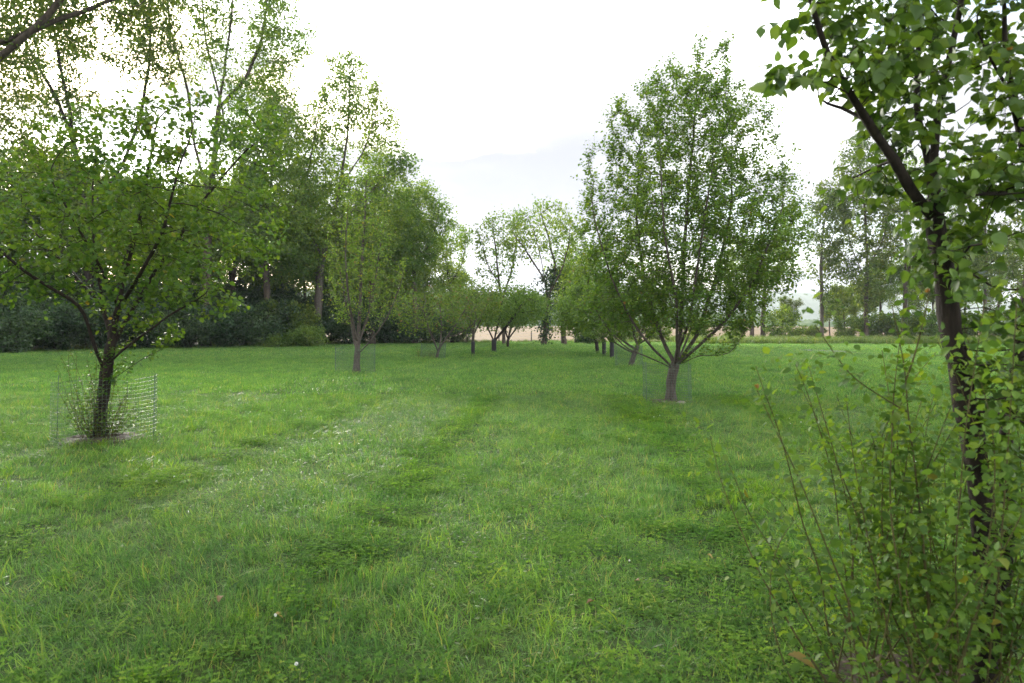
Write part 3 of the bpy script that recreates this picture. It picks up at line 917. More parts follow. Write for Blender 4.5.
tall_tree('willow_tree', 'rounded pale green tree closing the right end of the wood', foot(415, d), L((415, 310), (414, 270), (410, 230), (408, 195)),
          [L((414, 285), (395, 250, 1), (388, 215, 1)), L((413, 270), (432, 240, -1), (440, 210, -1)), L((412, 250), (420, 215, 2), (425, 195, 2))],
          [BL(410, 225, d, 36, 44, 5, 4), BL(435, 235, d, 24, 42, 4, 2), BL(395, 255, d, 34, 36, 4, 2), BL(425, 205, d, 20, 24, 3, 1)], 139, M['leaf_wood_b'],
          nleaf=14000, lsize=0.27, natt=800, r=0.42, D=0.6, gap=0.35, gf=0.6, sigma=0.4, tip=0.018)
d = 97; L = PX(d)
tall_tree('locust_tree', 'small dark-limbed tree at the wood end with sky showing through its crown', foot(452, d), L((452, 320), (450, 290), (446, 262), (440, 240)),
          [L((450, 285), (462, 265, 1), (466, 245, 1)), L((450, 290), (438, 275, -1), (432, 262))],
          [BL(450, 250, d, 22, 26, 3, 2), BL(455, 290, d, 24, 20, 3, 1.6), BL(462, 236, d, 12, 14, 2, .5)], 149, M['leaf_wood'],
          nleaf=3200, lsize=0.28, natt=330, r=0.3, D=0.5, gap=0.6, gf=0.6, sigma=0.36, bark='bark_dark')

d = 76; L = PX(d)
tall_tree('locust_tree', 'broad leafy tree between the near fruit tree and the brown forked trunk', foot(268, d), L((268, 310), (266, 270), (268, 220), (272, 170), (276, 120)),
          [L((267, 280), (250, 240, 1), (240, 200, 1)), L((267, 260), (290, 220, -1), (302, 180, -1)), L((268, 220), (258, 170, 2), (256, 120, 2))],
          [BL(270, 150, d, 42, 70, 5, 3), BL(245, 220, d, 40, 50, 5, 2), BL(300, 220, d, 36, 60, 5, 2), BL(280, 95, d, 22, 36, 3, .8)], 151, M['leaf_wood_b'],
          nleaf=15000, lsize=0.27, natt=1000, r=0.42, D=0.6, gap=0.55, gf=0.55, sigma=0.4, tip=0.018)
d = 86; L = PX(d)
tall_tree('locust_tree', 'full grey-green tree behind the slender caged tree of the left row', foot(372, d), L((372, 310), (371, 270), (374, 220), (378, 180)),
          [L((371, 280), (355, 250, 1), (345, 220, 1)), L((371, 270), (392, 240, -1), (402, 210, -1))],
          [BL(374, 215, d, 42, 50, 5, 3), BL(350, 250, d, 34, 40, 5, 2), BL(400, 245, d, 34, 42, 5, 2), BL(380, 170, d, 20, 26, 3, .6)], 157, M['leaf_wood'],
          nleaf=13000, lsize=0.28, natt=800, r=0.42, D=0.6, gap=0.4, gf=0.55, sigma=0.42, tip=0.018)

# deeper trees of the wood: prototypes and copies
def proto_tall(seed, h, leaf, nleaf, label, group, loc):
    rg = np.random.default_rng(seed)
    b = np.asarray(loc, float)
    V = lambda *p: b + np.array(p, float)
    tr = np.array([V(.2, 0, h * .15), V(0.3, .3, h * .35), V(-.2, .5, h * .55), V(.3, .2, h * .75), V(.1, 0, h * .93)])
    limbs, blobs = [], []
    for k in range(7):
        a = k * 2.4 + rg.random(); z0 = h * (0.28 + 0.08 * k); rr = h * (0.24 - 0.012 * k) * (0.8 + .4 * rg.random())
        limbs.append(np.array([V(.1, .2, z0), V(math.cos(a) * rr * .5, math.sin(a) * rr * .5, z0 + h * .07), V(math.cos(a) * rr, math.sin(a) * rr, z0 + h * .17)]))
        blobs.append((V(math.cos(a) * rr * .9, math.sin(a) * rr * .9, z0 + h * .17), (h * .13, h * .13, h * .12), 1.0))
    blobs.append((V(0, 0, h * .8), (h * .16, h * .16, h * .18), 2))
    return tall_tree('woodland_tree', label, b, tr, limbs, blobs, seed, leaf, nleaf=nleaf, lsize=0.30, natt=800, r=0.016 * h, D=0.65, gap=0.6, gf=0.45, sigma=0.45, group=group, kill=0.8, tip=0.02)
WG = 'trees deeper in the wood on the left'
WL = 'leafy tall tree standing deeper in the wood on the left'
def wfoot(x, y): return (x, y, float(gz(x, y)))
p1 = proto_tall(211, 22, M['leaf_wood'], 11000, WL, WG, wfoot(-58, 68))
p2 = proto_tall(223, 20, M['leaf_wood_c'], 11000, WL, WG, wfoot(-44, 78))
p3 = proto_tall(227, 18, M['leaf_wood_b'], 11000, WL, WG, wfoot(-30, 98))
rgw = np.random.default_rng(5)
spots = [(-66, 58, p2, 1.0), (-50, 62, p3, .95), (-52, 85, p1, 1.0), (-38, 76, p3, 1.0), (-38, 92, p2, 1.0), (-28, 108, p1, .9), (-18, 108, p2, .72), (-22, 98, p1, .75), (-13, 104, p3, .62),
         (-70, 82, p3, 1.1), (-62, 98, p2, 1.1), (-46, 106, p1, 1.0), (-76, 62, p1, 1.0), (-10, 118, p2, .6),
         (-48, 72, p1, 1.0), (-56, 76, p2, 1.15), (-34, 84, p1, .95), (-30, 90, p2, .9), (-42, 88, p3, 1.15), (-24, 104, p3, .8), (-33, 104, p2, 1.05), (-64, 72, p3, 1.2), (-16, 100, p1, .6)]
for x, y, p, s in spots:
    copy_tree(p, wfoot(x, y), rgw.random() * 6.28, s * (0.92 + .16 * rgw.random()), WL, WG)

RL = [(845, 116, p3, .50, 'slim leafy tree between the crooked-limbed and the dark ivy-hung trees'), (882, 112, p1, .62, 'leafy tree just right of the dark ivy-hung tree'), (790, 120, p2, .36, 'small leafy tree left of the blue-hill gap'),
      (935, 110, p2, .75, 'leafy tree seen left of the near trunk, far side of the lawn'), (965, 112, p3, .8, 'leafy tree seen right of the near trunk, far side of the lawn'), (830, 128, p2, .45, 'pale leafy tree behind the crooked-limbed tree'),
      (865, 130, p3, .62, 'pale leafy tree behind the dark ivy-hung tree'), (910, 126, p1, .7, 'leafy tree rising behind the thicket left of the near trunk'), (1000, 118, p1, .8, 'leafy tree at the right edge behind the thicket')]
for px_, d_, p, sc_, lab in RL:
    c_ = copy_tree(p, tuple(foot(px_, d_)), px_ * .7, sc_, lab, RG)
    c_.name = 'ash_tree'

# understorey shrubs at the edge of the wood
def proto_bush(name, label, cat, loc, rx, rz, seed, leaf, nleaf, lsize, group=None, natt=350):
    rg = np.random.default_rng(seed)
    b = np.asarray(loc, float)
    V = lambda *p: b + np.array(p, float)
    sk = [(np.array([V(0, 0, 0), V(.1, .1, rz * .3), V(0.2, 0, rz * .7)]), None)]
    blobs = [(V(0, 0, rz * .45), (rx * .8, rx * .7, rz * .45), 3)]
    for k in range(8):
        a = k * 2.4 + rg.random(); q = rx * (.45 + .3 * rg.random())
        z = rz * (.18 + .6 * rg.random())
        sk.append((np.array([V(0, 0, .05), V(math.cos(a) * q * .4, math.sin(a) * q * .4, z * .5), V(math.cos(a) * q, math.sin(a) * q, z)]), 0))
        blobs.append((V(math.cos(a) * q, math.sin(a) * q, z), (rx * .38, rx * .38, rz * .24), 1))
    blobs = [(c, (r[0], r[1], min(r[2], c[2] - b[2])), w) for c, r, w in blobs]
    return make_tree(name, label, cat, b, sk, blobs, seed, natt, 0.35, 0.42, 0.10, 0.012, M['bark_dark'], leaf, nleaf, lsize, group=group, mode='cloud', sigma=0.24, tmpl=LEAF2,
                     gap=0.15, gapfreq=0.9, branch_min=0.3, sides=5, twig_sides=3, droop=0.5, thin_r=4, max_branch=8)
BG = 'dark shrubs along the foot of the wood'
BLAB = 'dense dark green shrub at the foot of the wood'
def bfoot(px, d): return tuple(foot(px, d))
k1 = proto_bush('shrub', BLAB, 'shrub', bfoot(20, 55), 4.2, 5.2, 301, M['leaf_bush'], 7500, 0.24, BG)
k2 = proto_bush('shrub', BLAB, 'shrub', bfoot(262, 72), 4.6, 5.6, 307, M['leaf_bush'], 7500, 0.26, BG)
rgb = np.random.default_rng(15)
ORD = ['first', 'second', 'third', 'fourth', 'fifth', 'sixth', 'seventh', 'eighth', 'ninth', 'tenth', 'eleventh', 'twelfth', 'last']
k1['label'] = 'dark green shrub at the foot of the wood, second from the left edge'
k2['label'] = 'dark green shrub at the foot of the wood, eighth from the left edge'
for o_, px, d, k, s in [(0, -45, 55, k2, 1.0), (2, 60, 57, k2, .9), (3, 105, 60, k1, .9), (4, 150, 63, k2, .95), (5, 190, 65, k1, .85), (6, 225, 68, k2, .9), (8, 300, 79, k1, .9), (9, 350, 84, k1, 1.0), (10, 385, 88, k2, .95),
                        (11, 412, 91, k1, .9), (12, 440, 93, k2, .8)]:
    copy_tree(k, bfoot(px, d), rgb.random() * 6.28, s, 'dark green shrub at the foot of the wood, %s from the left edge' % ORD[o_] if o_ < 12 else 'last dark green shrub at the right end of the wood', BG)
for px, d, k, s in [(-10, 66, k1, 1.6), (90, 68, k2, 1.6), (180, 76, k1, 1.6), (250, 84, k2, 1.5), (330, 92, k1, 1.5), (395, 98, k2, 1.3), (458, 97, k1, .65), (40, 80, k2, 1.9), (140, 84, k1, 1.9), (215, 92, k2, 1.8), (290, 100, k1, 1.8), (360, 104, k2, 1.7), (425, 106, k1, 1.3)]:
    copy_tree(k, bfoot(px, d), rgb.random() * 6.28, s, 'dark shrub in the second row, half hidden behind the shrubs of the wood edge', 'shrubs behind the wood edge')
proto_bush('shrub', 'dark glossy bluish shrub at the far left edge of the wood', 'shrub', bfoot(8, 50.5), 3.0, 3.6, 311, M['leaf_bush'], 6000, 0.2)
proto_bush('shrub', 'drooping olive-green shrub right of the near fruit tree under the brown forked trunk', 'shrub', bfoot(292, 74), 3.2, 5.4, 313, M['leaf_wood_c'], 6500, 0.24)
proto_bush('weed_clump', 'low pale green weedy clump at the lawn edge, below the olive shrub', 'shrub', bfoot(304, 71), 2.6, 2.2, 317, M['leaf_bush_b'], 5000, 0.18)
proto_bush('weed_clump', 'smaller pale weedy clump left of the larger one at the lawn edge', 'shrub', bfoot(272, 69), 1.6, 1.3, 319, M['leaf_bush_b'], 2600, 0.16)
proto_bush('shrub', 'small bluish-dark bush low behind the three black trunks', 'shrub', bfoot(588, 86), 1.6, 1.7, 331, M['leaf_bush'], 2000, 0.2)
kk = proto_bush('shrub', 'round green bush between the grey trunks and the blue-hill gap', 'shrub', bfoot(782, 106), 3.2, 6.0, 337, M['leaf_wood'], 4200, 0.3)
copy_tree(kk, bfoot(845, 112), 2.0, .7, 'yellowish green bush at the foot of the crooked-limbed tree')
copy_tree(kk, bfoot(735, 112), 4.0, .6, 'low green bush left of the two bare grey trunks')
copy_tree(kk, bfoot(930, 104), 1.0, .9, 'green bush at the lawn edge far right behind the near bush')
kq = proto_bush('shrub', 'yellow-green thicket below the dark ivy-hung tree beyond the tall grass', 'shrub', bfoot(872, 110), 4.0, 5.0, 341, M['leaf_bush_b'], 5200, 0.3)
copy_tree(kq, bfoot(902, 108), 1.3, 1.0, 'yellow-green thicket right of the dark ivy-hung tree beyond the tall grass')
copy_tree(kq, bfoot(812, 114), 2.3, .55, 'low yellow-green thicket left of the crooked-limbed tree')
copy_tree(kq, bfoot(965, 106), 3.3, 1.1, 'yellow-green thicket behind the trunk of the near tree')
copy_tree(kq, bfoot(1010, 102), 4.3, 1.1, 'yellow-green thicket at the right edge of the lawn')
copy_tree(kk, bfoot(700, 114), 5.0, .75, 'green bush at the field edge right of the pear trunk')
copy_tree(kk, bfoot(625, 108), .5, .7, 'green bush at the field edge behind the leaning caged apple tree')
copy_tree(kk, bfoot(660, 112), 3.0, .7, 'green bush at the field edge hidden behind the pear tree trunk')

# ------------------------------------------------------------------ far hills
M['hill'] = plain_material('wooded hill', [(0.35, (0.030, 0.060, 0.018)), (0.65, (0.06, 0.10, 0.03))], 0.08, 0.95, coord='pos')
def hill(name, y, x0, x1, prof, depth, amp, seed, n=260, m=18):
    rg = np.random.default_rng(seed)
    xs = np.linspace(x0, x1, n); ts = np.linspace(0, 1, m)
    X, T = np.meshgrid(xs, ts)
    top = np.interp(X, [p[0] for p in prof], [p[1] for p in prof])
    pts = np.stack((X.ravel(), T.ravel() * depth, np.zeros(X.size)), -1)
    bump = wavenoise(pts, seed, 0.9 / amp).reshape(X.shape) * amp + rg.normal(size=X.shape) * amp * 0.35
    Z = top * np.sin(T * np.pi / 2) ** 0.8 + bump * (T > 0.01)
    base = float(gz(0, min(y, 520)))
    V = np.stack((X, y + T * depth, base - 2 + Z), -1).reshape(-1, 3)
    i = np.arange(m - 1)[:, None] * n; j = np.arange(n - 1)[None]
    q = np.stack((i + j, i + j + 1, i + j + 1 + n, i + j + n), -1).reshape(-1, 4)
    return link(name, mesh_arrays(name, V, [q], None, False), M['hill'], kind='structure')
hill('wooded_ridge', 430, -520, 260, [(-520, 40), (-120, 30), (-20, 27), (50, 24), (120, 16), (200, 8), (260, 2)], 120, 2.2, 3)
hill('far_hill', 2300, -2200, 3000, [(-2200, 110), (0, 120), (700, 150), (1050, 172), (1500, 150), (2200, 130), (3000, 90)], 700, 7, 4)

# ------------------------------------------------------------------ fence at the field edge
M['post'] = plain_material('weathered post', [(0.3, (0.12, 0.10, 0.08)), (0.7, (0.26, 0.23, 0.19))], 6, 0.9)
M['wire'] = plain_material('galvanised wire', [(0.3, (0.2, 0.2, 0.2)), (0.7, (0.3, 0.3, 0.3))], 6, 0.5, 0.6)
fen = thing('wire_fence', 'thin wooden post and wire fence along the near edge of the tan field', 'fence', (0, 0, 0))
fx = np.linspace(-6.5, 12, 5)
fpts = []
for i, x in enumerate(fx):
    y = 97.5 + 0.15 * math.sin(i * 2.1)
    z = float(gz(x, y)); fpts.append((x, y, z))
    A = Acc(); A.tube(np.array([(x, y, z - .1), (x + .02, y, z + .8), (x + .03, y, z + 1.75)]), (0.1, .095, .085), 7)
    link('post', A.mesh('post'), M['post'], fen)
for h in (0.45, 0.9, 1.35):
    A = Acc(); A.tube(np.array([(x, y - .1, z + h) for x, y, z in fpts]), 0.012, 4)
    link('wire', A.mesh('wire'), M['wire'], fen)

# black guards on the row trunks
M['guard'] = plain_material('black plastic guard', [(0.3, (0.010, 0.010, 0.011)), (0.7, (0.022, 0.022, 0.024))], 9, 0.5)
for px, d, h, lab in [(473, 45, 1.0, 'black plastic guard round the pale-topped trunk in the left row'), (612, 39, 1.25, 'black plastic trunk guard nearest in the right row'),
                      (604, 44, 1.05, 'black plastic trunk guard, middle of the three in the right row'), (494, 51, 1.05, 'black plastic guard round the Y-forked trunk')]:
    b = foot(px, d)
    r0 = 0.125 if px != 494 else 0.18
    A = Acc()
    a = np.linspace(0, 2 * np.pi, 15)[:-1] + 0.3
    zz = np.linspace(0, h, 9)
    pr = [(r0 * (1 + (0.06 if k % 2 else 0.0)), z) for k, z in enumerate(zz)]
    pr += [(r0 - .015, h), (r0 - .015, .02)]
    Vv = np.array([(math.cos(t) * r, math.sin(t) * r, z) for r, z in pr for t in a])
    kk_ = len(a)
    qq = np.array([(i * kk_ + j, i * kk_ + (j + 1) % kk_, (i + 1) * kk_ + (j + 1) % kk_, (i + 1) * kk_ + j) for i in range(len(pr) - 1) for j in range(kk_)])
    A.add(Vv, [qq])
    g = link('trunk_guard', A.mesh('trunk_guard', False), M['guard'], label=lab, category='tree guard', group='black trunk guards')
    g.location = b

# ------------------------------------------------------------------ wire cages and soil rings
M['mesh_wire'] = plain_material('green coated wire', [(0.3, (0.045, 0.085, 0.055)), (0.7, (0.07, 0.12, 0.08))], 10, 0.45, 0.0)
M['stake'] = plain_material('green steel stake', [(0.3, (0.04, 0.075, 0.055)), (0.7, (0.07, 0.11, 0.085))], 10, 0.5)
def cage(label, c, r, h, seed, wire=0.0014, cell=0.055, stakes=(0.15, 3.3)):
    rg = np.random.default_rng(seed)
    c = np.asarray(c, float)
    root = thing('wire_cage', label, 'tree cage', c, 'wire cages round the orchard trunks')
    n = int(2 * math.pi * r / cell)
    th = np.linspace(0, 2 * np.pi, n, endpoint=False)
    wob = lambda t: r * (1 + 0.05 * np.sin(2 * t + seed) + 0.03 * np.sin(3 * t + 1.3 * seed) + 0.01 * np.sin(9 * t))
    top = lambda t: h * (1 + 0.03 * np.sin(t + seed) + 0.02 * np.sin(3 * t))
    lean = np.array((0.03 * rg.normal(), 0.03 * rg.normal()))
    pt = lambda t, z: np.stack((wob(t) * np.cos(t) + lean[0] * z, wob(t) * np.sin(t) + lean[1] * z, z + 0 * t), -1)
    A = Acc()
    prisms(A, pt(th, 0 * th), pt(th, top(th)), wire, wire)
    t2 = np.linspace(0, 2 * np.pi, 65)
    for k in range(int(h / cell) + 1):
        z = top(t2) * min(1.0, k * cell / h)
        ring = pt(t2, z)
        prisms(A, ring[:-1], ring[1:], wire, wire)
    link('wire_mesh', A.mesh('wire_mesh', False), M['mesh_wire'], root, kind='stuff')
    for a in stakes:
        q = pt(np.array([a]), np.array([0.0]))[0]; q2 = pt(np.array([a]), np.array([h * 1.03]))[0]
        S = Acc(); S.tube(np.array([q * np.array((.985, .985, 1)) - np.array((0, 0, .05)), 0.5 * (q + q2) * np.array((.985, .985, 1)), q2 * np.array((.985, .985, 1))]), 0.0055, 5)
        link('stake', S.mesh('stake'), M['stake'], root)
    return root
b = foot(104, 10.4); blob_sheet('soil_patch', (b[0], b[1]), 0.62, 0.5, M['mulch'], 1, dz=0.02, dome=0.05, kind='structure')
cage('green wire cage round the suckered trunk of the near left fruit tree', b, 0.66, 0.95, 1)
b = foot(355, 25.4); blob_sheet('soil_patch', (b[0], b[1]), 0.45, 0.4, M['mulch'], 2, dz=0.02, dome=0.03, kind='structure')
cage('green wire cage round the slender second tree of the left row', b, 0.70, 1.05, 2, wire=0.0022)
b = foot(433, 40.0)
cage('wide low wire cage round the V-forked third tree of the left row', b, 0.72, 0.95, 3, wire=0.0030)
b = foot(668, 15.6); blob_sheet('soil_patch', (b[0] + .05, b[1] - .1), 0.52, 0.5, M['mulch'], 4, dz=0.02, dome=0.05, kind='structure')
cage('green wire cage round the bare trunk of the tall pear tree', b, 0.54, 0.92, 4, wire=0.0019)
b = foot(629, 30.0)
cage('wire cage round the leaning grey trunk in the right row', b, 0.62, 1.0, 5, wire=0.0026)
blob_sheet('gravel_patch', (26.3, 57), 1.7, 6.5, M['gravel'], 6, dz=0.03, kind='structure')
blob_sheet('soil_patch', (1.80, 3.15), 0.42, 0.30, M['mulch'], 7, dz=0.012, dome=0.02, kind='structure')

# stones on the soil rings
M['stone'] = plain_material('pale stone', [(0.3, (0.16, 0.14, 0.12)), (0.7, (0.30, 0.27, 0.23))], 12, 0.9)
def stone(loc, s, label, seed):
    rg = np.random.default_rng(seed)
    ph = np.linspace(0, np.pi, 6); th = np.linspace(0, 2 * np.pi, 9)[:-1]
    V = np.array([(math.sin(p) * math.cos(t), math.sin(p) * math.sin(t), math.cos(p)) for p in ph for t in th]) * (1 + 0.14 * rg.normal(size=(48, 1)))
    V *= np.array(s)
    q = np.array([(i * 8 + j, (i + 1) * 8 + j, (i + 1) * 8 + (j + 1) % 8, i * 8 + (j + 1) % 8) for i in range(5) for j in range(8)])
    o = link('stone', mesh_arrays('stone', V, [q], None, True), M['stone'], label=label, category='stone', group='stones at the orchard trunks')
    o.location = (loc[0], loc[1], float(gz(loc[0], loc[1])) + s[2] * .5 + .03)
b = foot(681, 15.1); stone((b[0], b[1]), (.11, .07, .045), 'flat pale stone on the soil at the front of the pear tree', 1)
b = foot(664, 15.2); stone((b[0], b[1]), (.06, .05, .035), 'small stone on the soil just left of the pear trunk', 2)
b = foot(78, 10.1); stone((b[0], b[1]), (.06, .05, .03), 'small pale stone on the soil left of the suckered trunk', 3)
b = foot(128, 10.2); stone((b[0], b[1]), (.05, .05, .03), 'small stone on the soil right of the suckered trunk', 4)

# ------------------------------------------------------------------ shoots: suckers and the near bush
def shoot_curve(a, tip, bow, n=14):
    a = np.asarray(a, float); tip = np.asarray(tip, float)
    t = np.linspace(0, 1, n)[:, None]
    return a + (tip - a) * t + np.asarray(bow) * (4 * t * (1 - t))

def leaves_on(pts, n, size, rg, droop=0.1, pairs=False, t0=0.12):
    s = np.concatenate(([0], np.cumsum(np.linalg.norm(np.diff(pts, axis=0), axis=1)))); s /= s[-1]
    t = np.clip(t0 + (1 - t0) * (np.arange(n) + .5 + rg.normal(size=n) * .2) / n, 0, 1)
    p = np.stack([np.interp(t, s, pts[:, k]) for k in range(3)], -1)
    g = np.stack([np.interp(np.clip(t + .03, 0, 1.03), np.append(s, 1.1), np.append(pts[:, k], pts[-1, k] + (pts[-1, k] - pts[-2, k]))) for k in range(3)], -1) - p
    g = unit(g + 1e-6)
    ref = unit(np.cross(g, np.array([0.3, 0.2, 1.0])))
    r2 = np.cross(g, ref)
    ang = np.arange(n) * 2.4 + rg.random() * 6
    rad = np.cos(ang)[:, None] * ref + np.sin(ang)[:, None] * r2
    ld = unit(rad * .9 + g * .4 + np.array([0, 0, -droop]) + rg.normal(size=(n, 3)) * .2)
    nr = unit(np.array([0, 0, 1.0]) + rg.normal(size=(n, 3)) * .45)
    sz = size * (0.45 + .8 * rg.random(n)) * (1 - .25 * t ** 4)
    return p + ld * sz[:, None] * .25, ld, nr, sz

def cut_leaves(root, lp, ld, ln, ls, base, mat_single, mat_mass, tmpl, limit, rg):
    """the largest leaves in view become objects of their own, the rest one mass"""
    w = lp + base
    px = w[:, 0] / np.maximum(w[:, 1], .2) * FPX + 512
    py = HY - (w[:, 2] - CAM_H) / np.maximum(w[:, 1], .2) * FPX
    app = ls / np.maximum(w[:, 1], .2)
    app = np.where((px > 0) & (px < 1024) & (py > 0) & (py < 683) & (w[:, 1] > .5), app, 0)
    big = np.argsort(-app)[:limit]
    T, F = tmpl
    protos = []
    for k in range(4):
        V = T.copy()
        V[:, 2] *= 0.4 + 0.6 * k
        V[:, 2] += (0.05 * k - .08) * np.sin(V[:, 0] * 3)
        V[:, 1] *= 0.9 + .07 * k
        me = mesh_arrays('leaf', V, [F], None, True)
        me.materials.append(mat_single)
        protos.append(me)
    for i in big:
        x = ld[i] / np.linalg.norm(ld[i])
        z = ln[i] - (ln[i] @ x) * x; z /= np.linalg.norm(z)
        y = np.cross(z, x)
        o = bpy.data.objects.new('leaf', protos[int(rg.integers(4))])
        COL.objects.link(o)
        o.parent = root
        s = ls[i]
        o.matrix_local = Matrix(((x[0] * s, y[0] * s, z[0] * s, lp[i, 0]), (x[1] * s, y[1] * s, z[1] * s, lp[i, 1]), (x[2] * s, y[2] * s, z[2] * s, lp[i, 2]), (0, 0, 0, 1)))
    rest = np.ones(len(lp), bool); rest[big] = False
    link('foliage', leaf_mesh('foliage', lp[rest], ld[rest], ln[rest], ls[rest], tmpl, rg, smooth=True), mat_mass, root, kind='stuff')

# suckers inside the near left cage
rg = np.random.default_rng(77)
b = foot(104, 10.4)
rt = thing('sucker_shoots', 'thin leafy suckers crowding the trunk inside the near left wire cage', 'shoots', b)
A = Acc(); LP = []
for k in range(60):
    a = rg.random() * 6.28; q = 0.05 + .2 * rg.random()
    s = np.array((math.cos(a) * q - .05, math.sin(a) * q, 0.02))
    e = s + np.array((math.cos(a) * (.1 + .42 * rg.random()), math.sin(a) * .4 * rg.random(), 0.45 + .95 * rg.random() ** 1.5))
    pl = shoot_curve(s, e, rg.normal(size=3) * .05, 9)
    A.tube(pl, np.linspace(.005, .002, 9), 4, cap=False)
    LP.append(leaves_on(pl, 26, .05, rg))
for k in range(22):
    z_ = .35 + .95 * rg.random()
    s = np.array((-.06 + .16 * z_ / 1.3, 0, z_)); a = rg.random() * 6.28
    e = s + np.array((math.cos(a) * .3, math.sin(a) * .3, .12 + .25 * rg.random())) * (.5 + .8 * rg.random())
    pl = shoot_curve(s, e, rg.normal(size=3) * .03, 7)
    A.tube(pl, np.linspace(.004, .002, 7), 4, cap=False)
    LP.append(leaves_on(pl, 14, .06, rg))
link('stems', A.mesh('stems'), M['cane'], rt, kind='stuff')
lp, ld, ln, ls = (np.concatenate(x) for x in zip(*LP))
link('foliage', leaf_mesh('foliage', lp, ld, ln, ls, LEAF4, rg), M['leaf_left'], rt, kind='stuff')
rg = np.random.default_rng(78)
b = foot(430, 40.0)
rt = thing('sucker_shoots', 'brownish low suckers at the foot of the V-forked apple tree', 'shoots', b)
A = Acc(); LP = []
for k in range(26):
    s = np.array((rg.normal() * .3 - .2, rg.normal() * .2, 0)); e = s + np.array((rg.normal() * .2, rg.normal() * .15, .4 + .5 * rg.random()))
    pl = shoot_curve(s, e, rg.normal(size=3) * .05, 6)
    A.tube(pl, np.linspace(.008, .004, 6), 3, cap=False)
    LP.append(leaves_on(pl, 14, .08, rg))
link('stems', A.mesh('stems'), M['cane'], rt, kind='stuff')
lp, ld, ln, ls = (np.concatenate(x) for x in zip(*LP))
link('foliage', leaf_mesh('foliage', lp, ld, ln, ls, LEAF2, rg), M['leaf_dull'], rt, kind='stuff')

# the near tree at the right edge
d = 2.95
L = PX(d)
b0 = np.array((P(985, 660, d)[0], d, 0.0)); b0[2] = float(gz(b0[0], b0[1]))
trunk = np.vstack((b0[None], L((988, 600), (984, 520), (974, 440), (962, 385), (950, 320), (943, 262), (934, 215), (932, 170), (937, 120), (948, 68), (957, 20), (966, -30), (972, -90))))
sk = [(trunk, None),
      (L((936, 222), (915, 195, -.05), (893, 160, -.1), (868, 122, -.15), (848, 92, -.2), (830, 62, -.25), (818, 25, -.3), (806, -20, -.35), (796, -60, -.4)), 0),
      (L((934, 190), (922, 140, .1), (917, 90, .15), (917, 50, .2), (924, 5, .2), (928, -40, .2)), 0),
      (np.vstack((b0[None] + np.array([(.07, .08, .02)]), L((1004, 600, .1), (1008, 520, .1), (1004, 450, .1), (1016, 370, .1), (1030, 280, .1), (1036, 200, .1), (1022, 130, .05), (1010, 90, 0), (1004, 40, 0), (1002, -20, 0), (1000, -80, 0)))), 0),
      (L((1010, 90, 0), (992, 66, 0), (980, 40, 0), (972, 15, 0)), 3),
      (L((950, 300), (958, 268, -.15), (970, 240, -.25)), 0),
      (L((848, 92, -.2), (820, 80, -.3), (795, 75, -.35), (770, 74, -.4)), 1),
      (L((868, 122, -.15), (845, 108, -.05), (825, 98, 0), (812, 100, 0)), 1),
      (L((893, 160, -.1), (875, 168, .1), (850, 178, .15), (838, 186, .2)), 1),
      (L((1036, 200, .1), (1010, 195, -.2), (985, 190, -.3), (965, 200, -.35)), 3)]
bl = [BL(860, 40, d - .2, 62, 52, .32, 3.0), BL(905, 110, d, 50, 50, .35, 2.2), BL(800, 66, d - .4, 36, 16, .14, .7), BL(825, 10, d - .3, 40, 26, .25, 1.0), BL(945, 30, d, 60, 55, .4, 2.2), BL(830, 100, d - .1, 22, 12, .12, .3),
      BL(985, 130, d, 55, 50, .4, 2.0), BL(870, 182, d + .1, 42, 16, .2, .9), BL(930, 190, d, 50, 36, .35, 1.3), BL(1000, 215, d - .2, 60, 60, .4, 3.2), BL(1010, 40, d, 50, 60, .4, 1.8), BL(880, -50, d - .2, 90, 45, .5, 1.5),
      BL(980, -50, d, 90, 45, .5, 1.3), BL(960, 260, d - .2, 50, 30, .3, 1.2), BL(1030, 330, d - .2, 42, 90, .3, 2.4), BL(1030, 430, d - .3, 22, 60, .2, .5)]
rgf = np.random.default_rng(501)
make_tree('fruit_tree', 'close dark-barked fruit tree with large rounded leaves leaning in along the right edge', 'tree', b0, sk, bl, 401,
          1250, 0.07, 0.085, 0.060, 0.0015, M['bark_dark'], None, 4800, 0.050, shoot_len=0.14, per=4, trop=(0, 0, 0.0), gap=0.75, gapfreq=7.0,
          tmpl=LEAF8, up=0.1, droop=0.65, branch_min=0.22, thin_r=3.0, jit=0.25, sides=9,
          split_leaf=lambda root, lp, ld, ln, ls, base: cut_leaves(root, lp, ld, ln, ls, base, M['leaf_fg_obj'], M['leaf_fg'], LEAF8, 300, rgf))

# the bush of young canes round its foot
rg = np.random.default_rng(601)
d = 2.75
L = PX(d)
b0 = np.array((1.75, 2.8, 0.0)); b0[2] = float(gz(b0[0], b0[1]))
bush = thing('cane_bush', 'bush of thin yellowish canes with small bright leaves round the foot of the near tree', 'bush', b0)
canes = [L((935, 705), (928, 600), (921, 520), (914, 460), (907, 405), (906, 372), (899, 340), (892, 305)),
         L((906, 380), (916, 352), (926, 310), (930, 290)),
         L((907, 412), (880, 396, -.05), (850, 376, -.1), (832, 350, -.12), (815, 325, -.15)),
         L((880, 690), (850, 605, -.1), (826, 545, -.15), (800, 480, -.2), (772, 422, -.25), (757, 390, -.25)),
         L((900, 700), (884, 610), (866, 530, .1), (852, 450, .1), (846, 395, .1)),
         L((950, 705), (925, 570, .2), (898, 450, .3), (882, 350, .35)),
         L((960, 700), (955, 560, -.3), (965, 430, -.4), (985, 300, -.45)),
         L((985, 700), (1000, 560, -.3), (1010, 420, -.35), (1018, 280, -.4)),
         L((930, 690), (900, 560, .1), (894, 470, .1), (893, 390, .1))]
